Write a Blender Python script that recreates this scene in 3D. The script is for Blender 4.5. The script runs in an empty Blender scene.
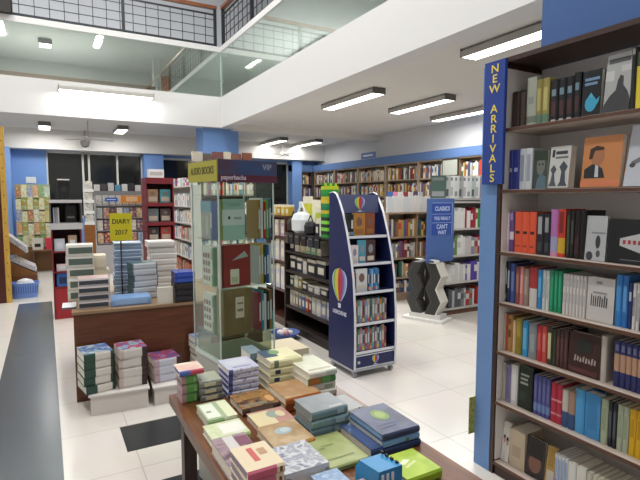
import bpy, math, random
from mathutils import Matrix, Vector
R = random.Random(7)
C = bpy.context.scene.collection
rad = math.radians

# ------------------------------------------------------------------ camera model (used for the camera and to convert a few sight lines to positions)
FPX, EYE = 490.0, 1.55
PIT = math.atan(41/490.0); YAW = math.atan(275/490.0*math.cos(PIT))
FW = Vector((math.sin(YAW)*math.cos(PIT), math.cos(YAW)*math.cos(PIT), -math.sin(PIT)))
RT = Vector((math.cos(YAW), -math.sin(YAW), 0)); UP = RT.cross(FW)
def col_of(x, y, z):
    p = Vector((x, y, z-EYE)); return 320+FPX*p.dot(RT)/p.dot(FW)
def y_at(u, x, z):
    """depth along a shelf front at distance x to the side, seen in column u"""
    lo, hi = .3, 30.0
    for _ in range(50):
        m = (lo+hi)/2
        if col_of(x, m, z) > u: lo = m
        else: hi = m
    return lo

# ------------------------------------------------------------------ materials
def lin(h):
    h = h.lstrip('#'); o = []
    for i in (0, 2, 4):
        c = int(h[i:i+2], 16)/255
        o.append(c/12.92 if c <= .04045 else ((c+.055)/1.055)**2.4)
    return (*o, 1)
MC = {}
def P(h, rough=.45, metal=0, spec=.4, name=None):
    k = ('p', h, rough, metal, spec)
    if k not in MC:
        m = bpy.data.materials.new(name or 'paint_'+h.strip('#')); m.use_nodes = True
        b = m.node_tree.nodes['Principled BSDF']
        b.inputs['Base Color'].default_value = lin(h); b.inputs['Roughness'].default_value = rough
        b.inputs['Metallic'].default_value = metal; b.inputs['Specular IOR Level'].default_value = spec
        m.diffuse_color = lin(h); MC[k] = m
    return MC[k]
def art(cols, scale=22, rough=.3, seed=0, stretch=(1, 1, 1)):
    k = ('a', tuple(cols), scale, rough, seed, stretch)
    if k not in MC:
        m = bpy.data.materials.new('print'); m.use_nodes = True; nt = m.node_tree; b = nt.nodes['Principled BSDF']
        tc = nt.nodes.new('ShaderNodeTexCoord'); mp = nt.nodes.new('ShaderNodeMapping'); n = nt.nodes.new('ShaderNodeTexNoise'); cr = nt.nodes.new('ShaderNodeValToRGB')
        mp.inputs['Location'].default_value = (seed*3.7, seed*1.9, seed*2.3); mp.inputs['Scale'].default_value = stretch
        n.inputs['Scale'].default_value = scale; n.inputs['Detail'].default_value = 2
        nt.links.new(tc.outputs['Object'], mp.inputs['Vector']); nt.links.new(mp.outputs[0], n.inputs['Vector'])
        e = cr.color_ramp; e.interpolation = 'LINEAR'
        while len(e.elements) < len(cols): e.elements.new(.5)
        for i, c in enumerate(cols):
            e.elements[i].position = .32+.36*i/max(1, len(cols)-1); e.elements[i].color = lin(c)
        nt.links.new(n.outputs['Fac'], cr.inputs['Fac']); nt.links.new(cr.outputs['Color'], b.inputs['Base Color'])
        b.inputs['Roughness'].default_value = rough; m.diffuse_color = lin(cols[0]); MC[k] = m
    return MC[k]
def wood(h1, h2, rough=.35, axis=(1, 12, 12)):
    k = ('w', h1, h2, rough, axis)
    if k not in MC:
        m = art([h1, h2], 5, rough, 1, axis); m.name = 'wood'; MC[k] = m
    return MC[k]
def emit(h, s):
    m = bpy.data.materials.new('lamp_glow'); m.use_nodes = True; nt = m.node_tree
    b = nt.nodes['Principled BSDF']; b.inputs['Base Color'].default_value = lin(h)
    b.inputs['Emission Color'].default_value = lin(h); b.inputs['Emission Strength'].default_value = s
    return m
def glass(h, refl, rough=.02):
    m = bpy.data.materials.new('clear_sheet'); m.use_nodes = True; nt = m.node_tree; nt.nodes.remove(nt.nodes['Principled BSDF'])
    t = nt.nodes.new('ShaderNodeBsdfTransparent'); g = nt.nodes.new('ShaderNodeBsdfGlossy'); mx = nt.nodes.new('ShaderNodeMixShader')
    lw = nt.nodes.new('ShaderNodeLayerWeight'); pw = nt.nodes.new('ShaderNodeMath'); pw.operation = 'POWER'; pw.inputs[1].default_value = 4
    ad = nt.nodes.new('ShaderNodeMath'); ad.operation = 'MULTIPLY_ADD'; ad.use_clamp = True; ad.inputs[1].default_value = .6; ad.inputs[2].default_value = refl
    t.inputs['Color'].default_value = lin(h); g.inputs['Roughness'].default_value = rough; g.inputs['Color'].default_value = (.95, 1, .97, 1)
    nt.links.new(lw.outputs['Facing'], pw.inputs[0]); nt.links.new(pw.outputs[0], ad.inputs[0]); nt.links.new(ad.outputs[0], mx.inputs[0])
    nt.links.new(t.outputs[0], mx.inputs[1]); nt.links.new(g.outputs[0], mx.inputs[2]); nt.links.new(mx.outputs[0], nt.nodes['Material Output'].inputs[0])
    return m
def floor_mat():
    m = bpy.data.materials.new('vitrified_tile'); m.use_nodes = True; nt = m.node_tree; b = nt.nodes['Principled BSDF']
    tc = nt.nodes.new('ShaderNodeTexCoord'); br = nt.nodes.new('ShaderNodeTexBrick'); ns = nt.nodes.new('ShaderNodeTexNoise')
    mp = nt.nodes.new('ShaderNodeMapping'); mp.inputs['Location'].default_value = (.17, .12, 0)
    nt.links.new(tc.outputs['Object'], mp.inputs[0]); nt.links.new(mp.outputs[0], br.inputs['Vector'])
    br.offset = 0; br.inputs['Scale'].default_value = 1; br.inputs['Brick Width'].default_value = .6; br.inputs['Row Height'].default_value = .6
    br.inputs['Mortar Size'].default_value = .004; br.inputs['Color1'].default_value = lin('d6d1ca'); br.inputs['Color2'].default_value = lin('d3cec7'); br.inputs['Mortar'].default_value = lin('bdb6ae')
    ns.inputs['Scale'].default_value = 2; mx = nt.nodes.new('ShaderNodeMix'); mx.data_type = 'RGBA'; mx.blend_type = 'MULTIPLY'; mx.inputs[0].default_value = .12
    nt.links.new(tc.outputs['Object'], ns.inputs['Vector']); nt.links.new(br.outputs['Color'], mx.inputs[6]); nt.links.new(ns.outputs['Color'], mx.inputs[7])
    nt.links.new(mx.outputs[2], b.inputs['Base Color']); b.inputs['Roughness'].default_value = .22; b.inputs['Specular IOR Level'].default_value = .5
    return m

# ------------------------------------------------------------------ mesh builder
class MB:
    def __init__(s): s.v = []; s.f = []; s.m = []; s.mats = []
    def mi(s, m):
        if isinstance(m, str): m = P(m)
        if m not in s.mats: s.mats.append(m)
        return s.mats.index(m)
    def add(s, vs, fs, m, M=None):
        o = len(s.v); i = s.mi(m)
        s.v += [tuple(M @ Vector(v)) if M else tuple(v) for v in vs]
        s.f += [tuple(a+o for a in f) for f in fs]; s.m += [i]*len(fs); return s
    def box(s, x0, x1, y0, y1, z0, z1, m, M=None):
        v = [(x, y, z) for z in (z0, z1) for x, y in ((x0, y0), (x1, y0), (x1, y1), (x0, y1))]
        return s.add(v, [(3, 2, 1, 0), (4, 5, 6, 7), (0, 1, 5, 4), (1, 2, 6, 5), (2, 3, 7, 6), (3, 0, 4, 7)], m, M)
    def prism(s, pts, a0, a1, axis, m, M=None):
        """outline pts extruded from a0 to a1 along axis; pts are the two other coordinates in xyz order"""
        def mk(p, a): return {'x': (a, p[0], p[1]), 'y': (p[0], a, p[1]), 'z': (p[0], p[1], a)}[axis]
        n = len(pts); ar = sum(pts[i][0]*pts[(i+1) % n][1]-pts[(i+1) % n][0]*pts[i][1] for i in range(n))
        if (ar < 0) != (axis == 'y'): pts = pts[::-1]
        v = [mk(p, a0) for p in pts]+[mk(p, a1) for p in pts]
        f = [tuple(range(n))[::-1], tuple(range(n, 2*n))]+[(i, (i+1) % n, n+(i+1) % n, n+i) for i in range(n)]
        return s.add(v, f, m, M)
    def tube(s, p0, p1, r, m, n=8, r1=None):
        p0 = Vector(p0); p1 = Vector(p1); d = (p1-p0).normalized(); a = d.orthogonal().normalized(); b = d.cross(a); r1 = r if r1 is None else r1
        v = [p0+(a*math.cos(t)+b*math.sin(t))*r for t in (2*math.pi*i/n for i in range(n))]+[p1+(a*math.cos(t)+b*math.sin(t))*r1 for t in (2*math.pi*i/n for i in range(n))]
        return s.add(v, [tuple(range(n))[::-1], tuple(range(n, 2*n))]+[(i, (i+1) % n, n+(i+1) % n, n+i) for i in range(n)], m)
    def lathe(s, prof, m, c=(0, 0, 0), n=20, sx=1, sy=1):
        v = [(c[0]+r*sx*math.cos(2*math.pi*i/n), c[1]+r*sy*math.sin(2*math.pi*i/n), c[2]+z) for r, z in prof for i in range(n)]
        k = len(prof); f = [(j*n+i, j*n+(i+1) % n, (j+1)*n+(i+1) % n, (j+1)*n+i) for j in range(k-1) for i in range(n)]
        f += [tuple(range(n))[::-1], tuple(range((k-1)*n, k*n))]
        return s.add(v, f, m)
    def poly(s, pts, m): return s.add(pts, [tuple(range(len(pts)))], m)
    def build(s, name, parent=None, loc=None, rotz=0):
        me = bpy.data.meshes.new(name); L = Vector(loc) if loc else Vector((0, 0, 0))
        me.from_pydata(s.v, [], s.f)
        for m in s.mats: me.materials.append(m)
        me.polygons.foreach_set('material_index', s.m); me.update()
        o = bpy.data.objects.new(name, me); C.objects.link(o); o.parent = parent; o.location = L; o.rotation_euler = (0, 0, rotz)
        return o
def tag(o, label, cat, group=None):
    o['label'] = label; o['category'] = cat
    if group: o['group'] = group
    return o
def thing(name, label, cat, loc=(0, 0, 0), rotz=0, group=None):
    o = bpy.data.objects.new(name, None); C.objects.link(o); o.location = loc; o.rotation_euler = (0, 0, rotz); o.empty_display_size = .05
    return tag(o, label, cat, group)
def struct(name, mb, parent=None):
    o = mb.build(name, parent)
    if parent is None: o['kind'] = 'structure'
    return o
def bx(x0, x1, y0, y1, z0, z1, m): return MB().box(x0, x1, y0, y1, z0, z1, m)
def lettering(s, size, m, parent, M, align='CENTER', name='lettering', sx=1, ex=.0006, line=1, bold=.015):
    c = bpy.data.curves.new(name, 'FONT'); c.body = s; c.size = size; c.align_x = align; c.align_y = 'CENTER'; c.extrude = ex; c.space_line = line
    c.materials.append(P(m) if isinstance(m, str) else m)
    c.offset = bold*size; tmp = bpy.data.objects.new('text_outline', c); C.objects.link(tmp)
    me = bpy.data.meshes.new_from_object(tmp.evaluated_get(bpy.context.evaluated_depsgraph_get())); me.name = name
    bpy.data.objects.remove(tmp); bpy.data.curves.remove(c)
    o = bpy.data.objects.new(name, me); C.objects.link(o); o.parent = parent; o.matrix_basis = M @ Matrix.Diagonal((sx, 1, 1, 1)); return o
# text frames: lie on a plane facing -Y (FRONT) or -X (SIDE) or +Z
FRONT = Matrix(((1, 0, 0, 0), (0, 0, -1, 0), (0, 1, 0, 0), (0, 0, 0, 1)))
SIDE = Matrix(((0, 0, -1, 0), (-1, 0, 0, 0), (0, 1, 0, 0), (0, 0, 0, 1)))
def T(x, y, z): return Matrix.Translation((x, y, z))

ORD = 'zeroth first second third fourth fifth sixth seventh eighth ninth tenth eleventh twelfth thirteenth fourteenth fifteenth sixteenth seventeenth eighteenth nineteenth twentieth twenty-first twenty-second twenty-third twenty-fourth twenty-fifth twenty-sixth twenty-seventh twenty-eighth twenty-ninth thirtieth thirty-first thirty-second'.split()

# ------------------------------------------------------------------ a book
PAGE = 'e6e0d2'
UPR, FLAT = 'u', 'f'
def book(label, loc, t, d, h, cover, spine=None, bands=(), prints=(), rotz=0, pose=UPR, lean=0, page=PAGE, group=None, parts=True, cat='book', name='book', soft=.0022, bulge=.0018, back=None):
    """t thick, d from spine to fore-edge, h tall. bands: (z0, z1, colour, middle strip only?) on the spine. prints: (outline in cover fractions, colour)"""
    cover = P(cover, .35) if isinstance(cover, str) else cover
    spine = cover if spine is None else (P(spine, .35) if isinstance(spine, str) else spine)
    back = cover if back is None else (P(back, .35) if isinstance(back, str) else back)
    c = min(soft, t*.2)
    prof = [(0, d), (0, .003), (.22*t, -bulge), (.78*t, -bulge), (t, .003), (t, d), (t-c, d), (t-c, c+.003), (c, c+.003), (c, d)]
    lv = sorted({0.0, 1.0} | {b[0] for b in bands} | {b[1] for b in bands})
    M0 = Matrix.Translation((-t/2, -d/2, 0))
    if pose == FLAT: M0 = Matrix(((0, 0, -1, h/2), (0, 1, 0, -d/2), (1, 0, 0, 0), (0, 0, 0, 1)))
    if lean: M0 = Matrix.Translation((0, 0, 0)) @ M0; 
    if lean:   # tips backwards about the front lower edge (the board at x = t)
        e = -t/2; M0 = T(e, 0, 0) @ Matrix.Rotation(-lean, 4, 'Y') @ T(-e, 0, 0) @ M0
    mb = MB(); n = 10; cs, sp, bk = mb.mi(cover), mb.mi(spine), mb.mi(back)
    for z in lv: mb.v += [tuple(M0 @ Vector((x, y, z*h))) for x, y in prof]
    for k in range(len(lv)-1):
        zm = (lv[k]+lv[k+1])/2; bm = sp; tm = sp
        for b in bands:
            if b[0] <= zm <= b[1]:
                if len(b) > 3 and b[3]: tm = mb.mi(b[2])
                else: bm = tm = mb.mi(b[2])
        for i in range(n):
            j = (i+1) % n; mb.f.append((k*n+i, k*n+j, (k+1)*n+j, (k+1)*n+i))
            mb.m.append(bk if i == 0 else bm if i in (1, 3) else tm if i == 2 else cs)
    mb.f.append(tuple(range(n))[::-1]); mb.m.append(cs); q = (len(lv)-1)*n; mb.f.append(tuple(range(q, q+n))); mb.m.append(cs)
    o = mb.build(name, None, loc, rotz); tag(o, label, cat, group)
    if parts:
        pg = MB().box(c+.0002, t-c-.0002, c+.0032, d-.004, .003, h-.003, page, M0); pg.build('page_block', o)
    if prints:
        pb = MB(); each = len(prints) <= 13
        for i, (pts, col) in enumerate(prints):
            if len(pts) == 2: (a, b), (a2, b2) = pts; pts = [(a, b), (a2, b), (a2, b2), (a, b2)]
            if pose == FLAT: pts = [(v, 1-u) for u, v in pts]
            q = [M0 @ Vector((t+.0005+i*.0002, p[0]*d, p[1]*h)) for p in pts]
            nn = (q[1]-q[0]).cross(q[2]-q[0]); out = M0.to_3x3() @ Vector((1, 0, 0))
            if nn.dot(out) < 0: q = q[::-1]
            pb.poly([tuple(v) for v in q], col)
            if each: pb.build('cover_print', o); pb = MB()
        if not each: pb.build('cover_print', o)
    return o
def oval(cx, cy, rx, ry, n=14): return [(cx+rx*math.cos(2*math.pi*i/n), cy+ry*math.sin(2*math.pi*i/n)) for i in range(n)]
# ================================================================== THE ROOM
WHITE = P('d6d6d6', .8, spec=.2); BLUE = P('7398d0', .6, spec=.3); DBLUE = P('536f9c', .6, spec=.3); CEIL = P('dad9d5', .85, spec=.2)
WALNUT = wood('3a2216', '4a2c1c'); TABLEW = wood('5c3620', '764a2c', .3, (10, 1, 10)); STEEL = P('9c9fa0', .35, .7)
fl = bx(-4, 7.4, -3, 13.2, -.1, 0, floor_mat()); struct('floor', fl)
struct('trim_1', bx(-.4, .03, -3, 8.4, 0, .002, P('4c5258', .25)))
struct('trim_2', bx(.38, .98, 3.1, 3.47, 0, .002, P('2c2e30', .3)))
struct('trim_3', bx(.5, 1.1, 2.3, 2.69, 0, .002, P('2c2e30', .3)))
# back wall with dark windows
def wall_with_holes(name, y, x0, x1, z0, z1, holes, m):
    xs = sorted({x0, x1} | {h[0] for h in holes} | {h[1] for h in holes}); b = MB()
    for a, c in zip(xs, xs[1:]):
        hs = [h for h in holes if h[0] < c and h[1] > a]
        if not hs: b.box(a, c, y, y+.2, z0, z1, m)
        for h in hs: b.box(a, c, y, y+.2, z0, h[2], m); b.box(a, c, y, y+.2, h[3], z1, m)
    return struct(name, b)
holes = [(.06, 2.16, 1.1, 2.66), (2.62, 6.2, 1.1, 2.6)]
wall_with_holes('wall_back', 13.0, -4, 7.2, 0, 2.78, holes, BLUE)
struct('wall_back_upper', bx(-4, 7.2, 12.98, 13.2, 2.78, 7, WHITE))
PANE = P('1c1e1c', .08, spec=.6); FRAME = P('c9c9c2', .5)
for i, (h, mul) in enumerate(((holes[0], (.82, .95, 1.58)), (holes[1], (3.4, 4.4, 5.1)))):
    w = struct(f'window_{i+1}', bx(h[0], h[1], 13.05, 13.07, h[2], h[3], PANE))
    f = MB()
    for a, b2, c, d in ((h[0], h[0]+.03, h[2], h[3]), (h[1]-.03, h[1], h[2], h[3]), (h[0], h[1], h[3]-.05, h[3]), (h[0], h[1], h[2], h[2]+.05)): f.box(a, b2, 13.0, 13.05, c, d, FRAME)
    for u in mul: f.box(u-.022, u+.022, 13.0, 13.05, h[2], h[3], FRAME)
    f.build('window_frame', w)
struct('trim_4', bx(2.16, 2.62, 12.7, 12.99, 0, 2.66, BLUE))
struct('trim_5', bx(6.2, 6.5, 12.7, 12.99, 0, 2.66, BLUE))
struct('trim_6', bx(-1.4, -.62, 12.4, 12.99, 0, 2.66, P('7fa2da', .6)))
struct('wall_left', bx(-4.2, -4, -3, 13.2, 0, 7, WHITE))
struct('wall_right', bx(7.2, 7.4, -3, 13.2, 0, 7, WHITE))
struct('wall_front', bx(-4, 7.4, -3.2, -3, 0, 7, WHITE))
# blue partition behind the new arrivals bookcase
struct('wall_aisle', bx(2.47, 2.75, -3, 1.87, 0, 3.1, P('4a6698', .7, spec=.2)))
# low ceilings round the void, beams, column
struct('ceiling', MB().box(3.451, 7.2, -3, 9.849, 3.1, 3.3, CEIL))
struct('ceiling_back', MB().box(-4, 7.2, 10.151, 12.979, 3.1, 3.3, CEIL))
struct('beam_aisle', MB().box(3.2, 3.45, -3, 9.85, 3.0, 3.61, WHITE))
struct('beam_cross', MB().box(-4, 3.45, 9.85, 10.15, 3.0, 3.61, WHITE))
struct('beam_lateral', MB().box(3.451, 7.2, 9.85, 10.15, 2.97, 3.35, CEIL))
struct('beam_rear', MB().box(-4, 7.2, 12.6, 12.98, 2.66, 3.1, CEIL))
struct('column', bx(2.87, 3.62, 10.0, 10.55, 0, 3.1, BLUE))
# mezzanine seen through the glass round the void
struct('floor_mezzanine', MB().box(3.451, 7.2, -3, 10.15, 3.4, 3.6, WHITE).box(-4, 7.2, 10.151, 12.97, 3.4, 3.6, WHITE))
GL = glass('edf2ef', .24)
struct('window_3', bx(-4, 3.215, 9.87, 9.885, 3.61, 4.5, GL))
struct('window_4', bx(3.215, 3.23, -3, 9.885, 3.61, 4.5, GL))
struct('trim_7', MB().box(3.205, 3.24, 9.86, 9.895, 3.61, 4.5, P('9fb0aa', .3)))
struct('ceiling_mezzanine', MB().box(-4, 3.25, 9.85, 10.1, 4.5, 4.6, WHITE).box(3.2, 3.45, -3, 9.85, 4.5, 4.6, WHITE).box(3.45, 7.2, -3, 13, 4.5, 4.62, P('dcdedb', .8)).box(-4, 3.45, 10.1, 13, 4.5, 4.62, P('dcdedb', .8)))
struct('wall_mezzanine', MB().box(-4, 7.2, 12.4, 12.5, 3.6, 4.5, P('d0d2d0', .8)))
struct('trim_8', MB().box(2.1, 2.24, 10.9, 11.1, 3.6, 4.5, WHITE))
for nm, a, z0, z1, col, lab in (('notice_board', 2.34, 4.16, 4.48, 'd98a4a', 'orange board seen through the glass of the upper floor'), ('poster', 2.36, 3.86, 4.1595, 'd6cf3a', 'yellow poster below the orange board behind the upper glass')):
    tag(bx(a, a+.42, 12.36, 12.399, z0, z1, col).build(nm), lab, 'notice')
struct('trim_9', MB().box(-4, 2.05, 10.5, 10.56, 3.74, 3.82, P('8a6a55', .5)).box(-4, 2.05, 10.5, 10.54, 3.61, 3.74, P('9db0ac', .5)))
# upper railing round the void
struct('wall_upper', MB().box(-4, 7.2, 11.6, 11.7, 4.62, 7, P('d5d9e0', .8)))
struct('ceiling_void', bx(-4, 7.2, -3, 13, 7, 7.1, WHITE))
IRON = P('33363c', .5, .3)
def railing(name, fixed, a0, a1, along, label):
    r = thing(name, label, 'railing', (fixed, a0, 4.6) if along == 'y' else (a0, fixed, 4.6)); L = a1-a0
    def bar(n, u0, u1, z0, z1, w, m, nm):
        return bx(u0, u1, -w, w, z0, z1, m) if along == 'x' else bx(-w, w, u0, u1, z0, z1, m)
    g = MB()
    def add(u0, u1, z0, z1, w):
        g.box(u0, u1, -w, w, z0, z1, IRON) if along == 'x' else g.box(-w, w, u0, u1, z0, z1, IRON)
    add(0, L, .03, .065, .014)
    for z in (.21, .37, .53): add(0, L, z, z+.012, .006)
    add(0, L, .62, .65, .012)
    k = int(L/.225)
    for i in range(1, k): add(i*L/k-.006, i*L/k+.006, .03, .65, .006)
    gr = g.build('grille', r)
    npost = max(2, int(L/1.45))
    for i in range(npost+1):
        u = min(max(i*L/npost, .03), L-.03)
        p = bx(u-.025, u+.025, -.03, .03, 0, .74, IRON) if along == 'x' else bx(-.03, .03, u-.025, u+.025, 0, .74, IRON)
        p.build('post', r)
    (bx(0, L, -.045, .045, .74, .8, wood('7a4a30', '8a5638')) if along == 'x' else bx(-.045, .045, 0, L, .74, .8, wood('7a4a30', '8a5638'))).build('handrail', r)
railing('railing', 9.93, -3.9, 3.16, 'x', 'black iron grid railing with wooden handrail above the far glass')
railing('railing', 3.27, -2.9, 9.87, 'y', 'black iron grid railing running along the aisle beam overhead')
sp = thing('loudspeaker', 'dark loudspeaker box at the end of the upper railing', 'loudspeaker', (-.64, 9.8, 4.6))
bx(-.32, .27, -.06, .06, 0, .8, P('262220', .6)).build('cabinet', sp); MB().tube((-.05, -.062, .4), (-.05, -.075, .4), .17, P('161616', .7), 20).build('speaker_cone', sp)

# ------------------------------------------------------------------ lamps
GLOW = emit('fffaf2', 6.0)
def lamp(label, x, y, z, L, along, W=40, flip=0, group='fluorescent ceiling lights'):
    l = thing('ceiling_light', label, 'ceiling light', (x, y, z), 0 if along == 'y' else math.pi/2, group)
    w = .11
    h = MB(); h.prism([(-w, 0), (-w, .06), (-w+.03, .085), (w-.03, .085), (w, .06), (w, 0), (w-.012, 0), (w-.012, .03), (-w+.012, .03), (-w+.012, 0)], -L/2, L/2, 'y', P('b2b0ab', .5, .1)); h.build('housing', l)
    MB().box(-w+.012, w-.012, -L/2+.01, L/2-.01, .002, .029, GLOW).build('diffuser', l)
    for s in (-1, 1): bx(-w, w, s*L/2-.008*(s < 0), s*L/2+.008*(s > 0), -.001, .086, P('6c6a66', .5)).build('end_cap', l)
    d = bpy.data.lights.new('tube_light', 'AREA'); d.shape = 'RECTANGLE'; d.size = .18; d.size_y = L-.05; d.energy = W; d.color = (1, .985, .96)
    o = bpy.data.objects.new('tube_light', d); C.objects.link(o); o.parent = l; o.location = (0, 0, -.004)
    return l
WL = 42
lamp('long fluorescent fitting over the aisle, nearest the white beam', 4.12, 6.4, 3.01, 1.43, 'y', WL)
lamp('fluorescent fitting second from the white beam in the aisle ceiling', 5.3, 6.2, 3.01, 1.35, 'y', WL)
lamp('fluorescent fitting partly cut off by the blue wall above the bookcase', 3.93, 3.12, 3.01, 1.45, 'y', WL)
lamp('small far fluorescent fitting beside the top of the new arrivals sign', 6.5, 6.5, 3.01, 1.35, 'y', WL*.6)
lamp('far fluorescent fitting just beyond the blue column', 5.3, 12.0, 3.01, 1.35, 'y', WL*.3)
lamp('far fluorescent fitting beside the ceiling fan near the blue fascia', 6.25, 11.9, 3.01, 1.35, 'y', WL*.25)
lamp('far fluorescent fitting above the blue back wall, seen end on', .05, 11.75, 3.01, .7, 'y', WL*.6)
lamp('far fluorescent fitting above the dark back window', 1.5, 11.6, 3.01, .8, 'y', WL*.6)
lb = lamp('long fluorescent fitting fixed to the far white beam', 1.06, 9.72, 3.42, 1.56, 'x', 22)
for x, y in ((-1.0, 1.0), (1.8, 1.0), (-1.2, 4.5), (1.4, 4.5), (-1.2, 8), (1.4, 8)):  # out-of-view fittings, added to light the void from above
    lamp('unseen fluorescent fitting added on the high ceiling to light the void', x, y, 6.9, 1.4, 'y', 95, group='added fittings on the high ceiling')
ml = lamp('small square lamp glowing behind the upper glass', .12, 10.72, 4.4, .3, 'y', 45)
for x, y in ((4.6, 8.6), (5.2, 3.2)): lamp('fluorescent fitting added on the upper floor ceiling to brighten it', x, y, 4.4, 1.3, 'y', 55, group='added upper floor fittings')  # extra fittings added to brighten the mezzanine behind the glass
# ceiling fans
def fan(label, x, y, s):
    f = thing('ceiling_fan', label, 'fan', (x, y, 3.1), s, 'ceiling fans')
    MB().tube((0, 0, 0), (0, 0, -.3), .012, P('b9b6ae', .5)).build('rod', f)
    MB().lathe([(.02, -.4), (.06, -.385), (.065, -.35), (.04, -.31), (.02, -.29)], P('cfccc6', .4)).build('motor', f)
    for k in range(3):
        M = Matrix.Rotation(k*2.094, 4, 'Z'); MB().prism([(.05, -.04), (.5, -.05), (.52, .045), (.05, .04)], -.362, -.355, 'z', P('c6c4be', .5), M).build('blade', f)
fan('pale ceiling fan hanging above the far end of the dark window', .8, 10.9, .3); fan('pale ceiling fan between the two far ceiling fittings', 5.6, 12.05, .8)
cm = thing('ceiling_camera', 'small grey dome camera below the far beam above the back window', 'camera', (.85, 12.5, 2.84))
MB().tube((0, 0, .26), (0, 0, 0), .02, 'a8a49c').build('bracket', cm); MB().lathe([(.02, -.12), (.08, -.09), (.1, -.02), (.1, .02), (.04, .04)], '77756f').build('dome', cm)
nt_ = thing('wall_notice', 'white paper notice stuck on the blue back wall', 'notice', (-.26, 12.995, 1.98))
bx(-.1, .1, -.006, 0, -.07, .07, 'd9dcd8').build('paper', nt_)
# ================================================================== NEW ARRIVALS BOOKCASE (aisle side faces -X)
BX = 2.15; BY0, BY1 = .35, 1.865
BZ = [1.925, 1.6, 1.265, .985, .712, .425, .075]
bc = thing('bookcase', 'tall dark wood bookcase of new books against the blue wall', 'bookcase', (BX, BY1, 0))
CASEW = wood('2e1a14', '3d241b', .4, (12, 1, 12)); INNER = P('dcd7d3', .6); BOARD = P('b9aca2', .5); EDGE = wood('4a2e22', '5a3a2a', .4, (12, 1, 12))
MB().box(0, .3, -.022, 0, 0, 2.265, CASEW).build('side_panel', bc)
MB().box(.012, .3, -.026, -.0225, .08, 2.24, INNER).build('side_lining', bc)
MB().box(0, .3, BY0-BY1, BY0-BY1+.022, 0, 2.265, CASEW).build('side_panel', bc)
MB().box(.302, .31, BY0-BY1+.024, -.002, 0, 2.265, INNER).build('back_panel', bc)
MB().box(-.004, .3, BY0-BY1-.002, .002, 2.2655, 2.29, CASEW).build('top_panel', bc)
MB().box(.01, .03, BY0-BY1+.024, -.028, 0, .052, CASEW).build('plinth', bc)
for z in BZ:
    s = MB().box(.006, .3, BY0-BY1+.024, -.028, z-.02, z, BOARD).build('shelf', bc)
    MB().box(0, .0055, BY0-BY1+.024, -.0235, z-.018, z-.002, EDGE).build('edge_strip', s)
# blue pilaster with the vertical sign
struct('trim_10', bx(2.15, 2.46, 1.87, 1.983, 0, 2.27, P('6a8dc0', .6)))
sg = thing('hanging_sign', 'blue vertical sign reading NEW ARRIVALS in yellow letters on blue pillar', 'sign', (2.135, 1.872, 1.955))
bx(-.02, 0, -.062, .073, -.325, .325, P('26418f', .4)).build('sign_board', sg)
for i, ch in enumerate('NEW ARRIVALS'):
    if ch != ' ': lettering(ch,   .06, 'e8d452', sg, T(-.0212, .003, .283-i*.0525) @ SIDE, sx=1.15, bold=.008)
lf = thing('leaflet', 'olive green leaflet stuck to the rear of the blue pillar near the floor', 'leaflet', (2.135, 1.9855, .2))
bx(-.03, .035, -.002, .002, -.02, .2, art(['6d7430', 'a8a650', '4b5424'], 30)).build('sheet', lf)
ROWN = ['top', 'second', 'third', 'fourth', 'fifth', 'sixth', 'lowest']
cnt = [0]*7
def shelf_row(r, items):
    """items: (column start, column end, height, cover, description, options)"""
    z = BZ[r]; last = 1.836
    for it in items:
        u0, u1, h, cov, desc = it[:5]; h *= (1, 1, 1.06, 1.13, 1.13, 1.14, 1.1)[r]; op = dict(it[5]) if len(it) > 5 else {}
        X = BX+.05+op.pop('back', 0); ya = min(last, y_at(u0, X, z+.05)); yb = min(ya-.011, y_at(u1, X, z+.05)); last = yb-.0005; t = ya-yb-.0008; cnt[r] += 1
        lab = f"{desc}, {ORD[cnt[r]]} from blue pillar on {ROWN[r]} bookcase shelf"
        if op.pop('face', None):   # cover towards the aisle, tipped back
            th = op.pop('th', .022); ln = op.pop('lean', .12); sp_ = op.pop('spine', None)
            book(lab, (X+th/2, (ya+yb)/2, z+.0005), th, t, h, cov, sp_, rotz=math.pi, lean=ln, group='new books on the tall bookcase', **op)
        else:
            d = op.pop('d', .16)
            book(lab, (X+d/2, (ya+yb)/2, z+.0005), t, d, h, cov, rotz=-math.pi/2, group='new books on the tall bookcase', **op)
B = lambda *a: {'bands': list(a)}
title = lambda c, a=.3, b=.8: (a, b, c, True)
def same(n, u0, u1, h, cov, descs, op=None):
    w = (u1-u0)/n
    if isinstance(descs, str): descs = [descs]*n
    return [(u0+i*w, u0+(i+1)*w, h, cov, descs[i], op or {}) for i in range(n)]
K = 'k'
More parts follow.
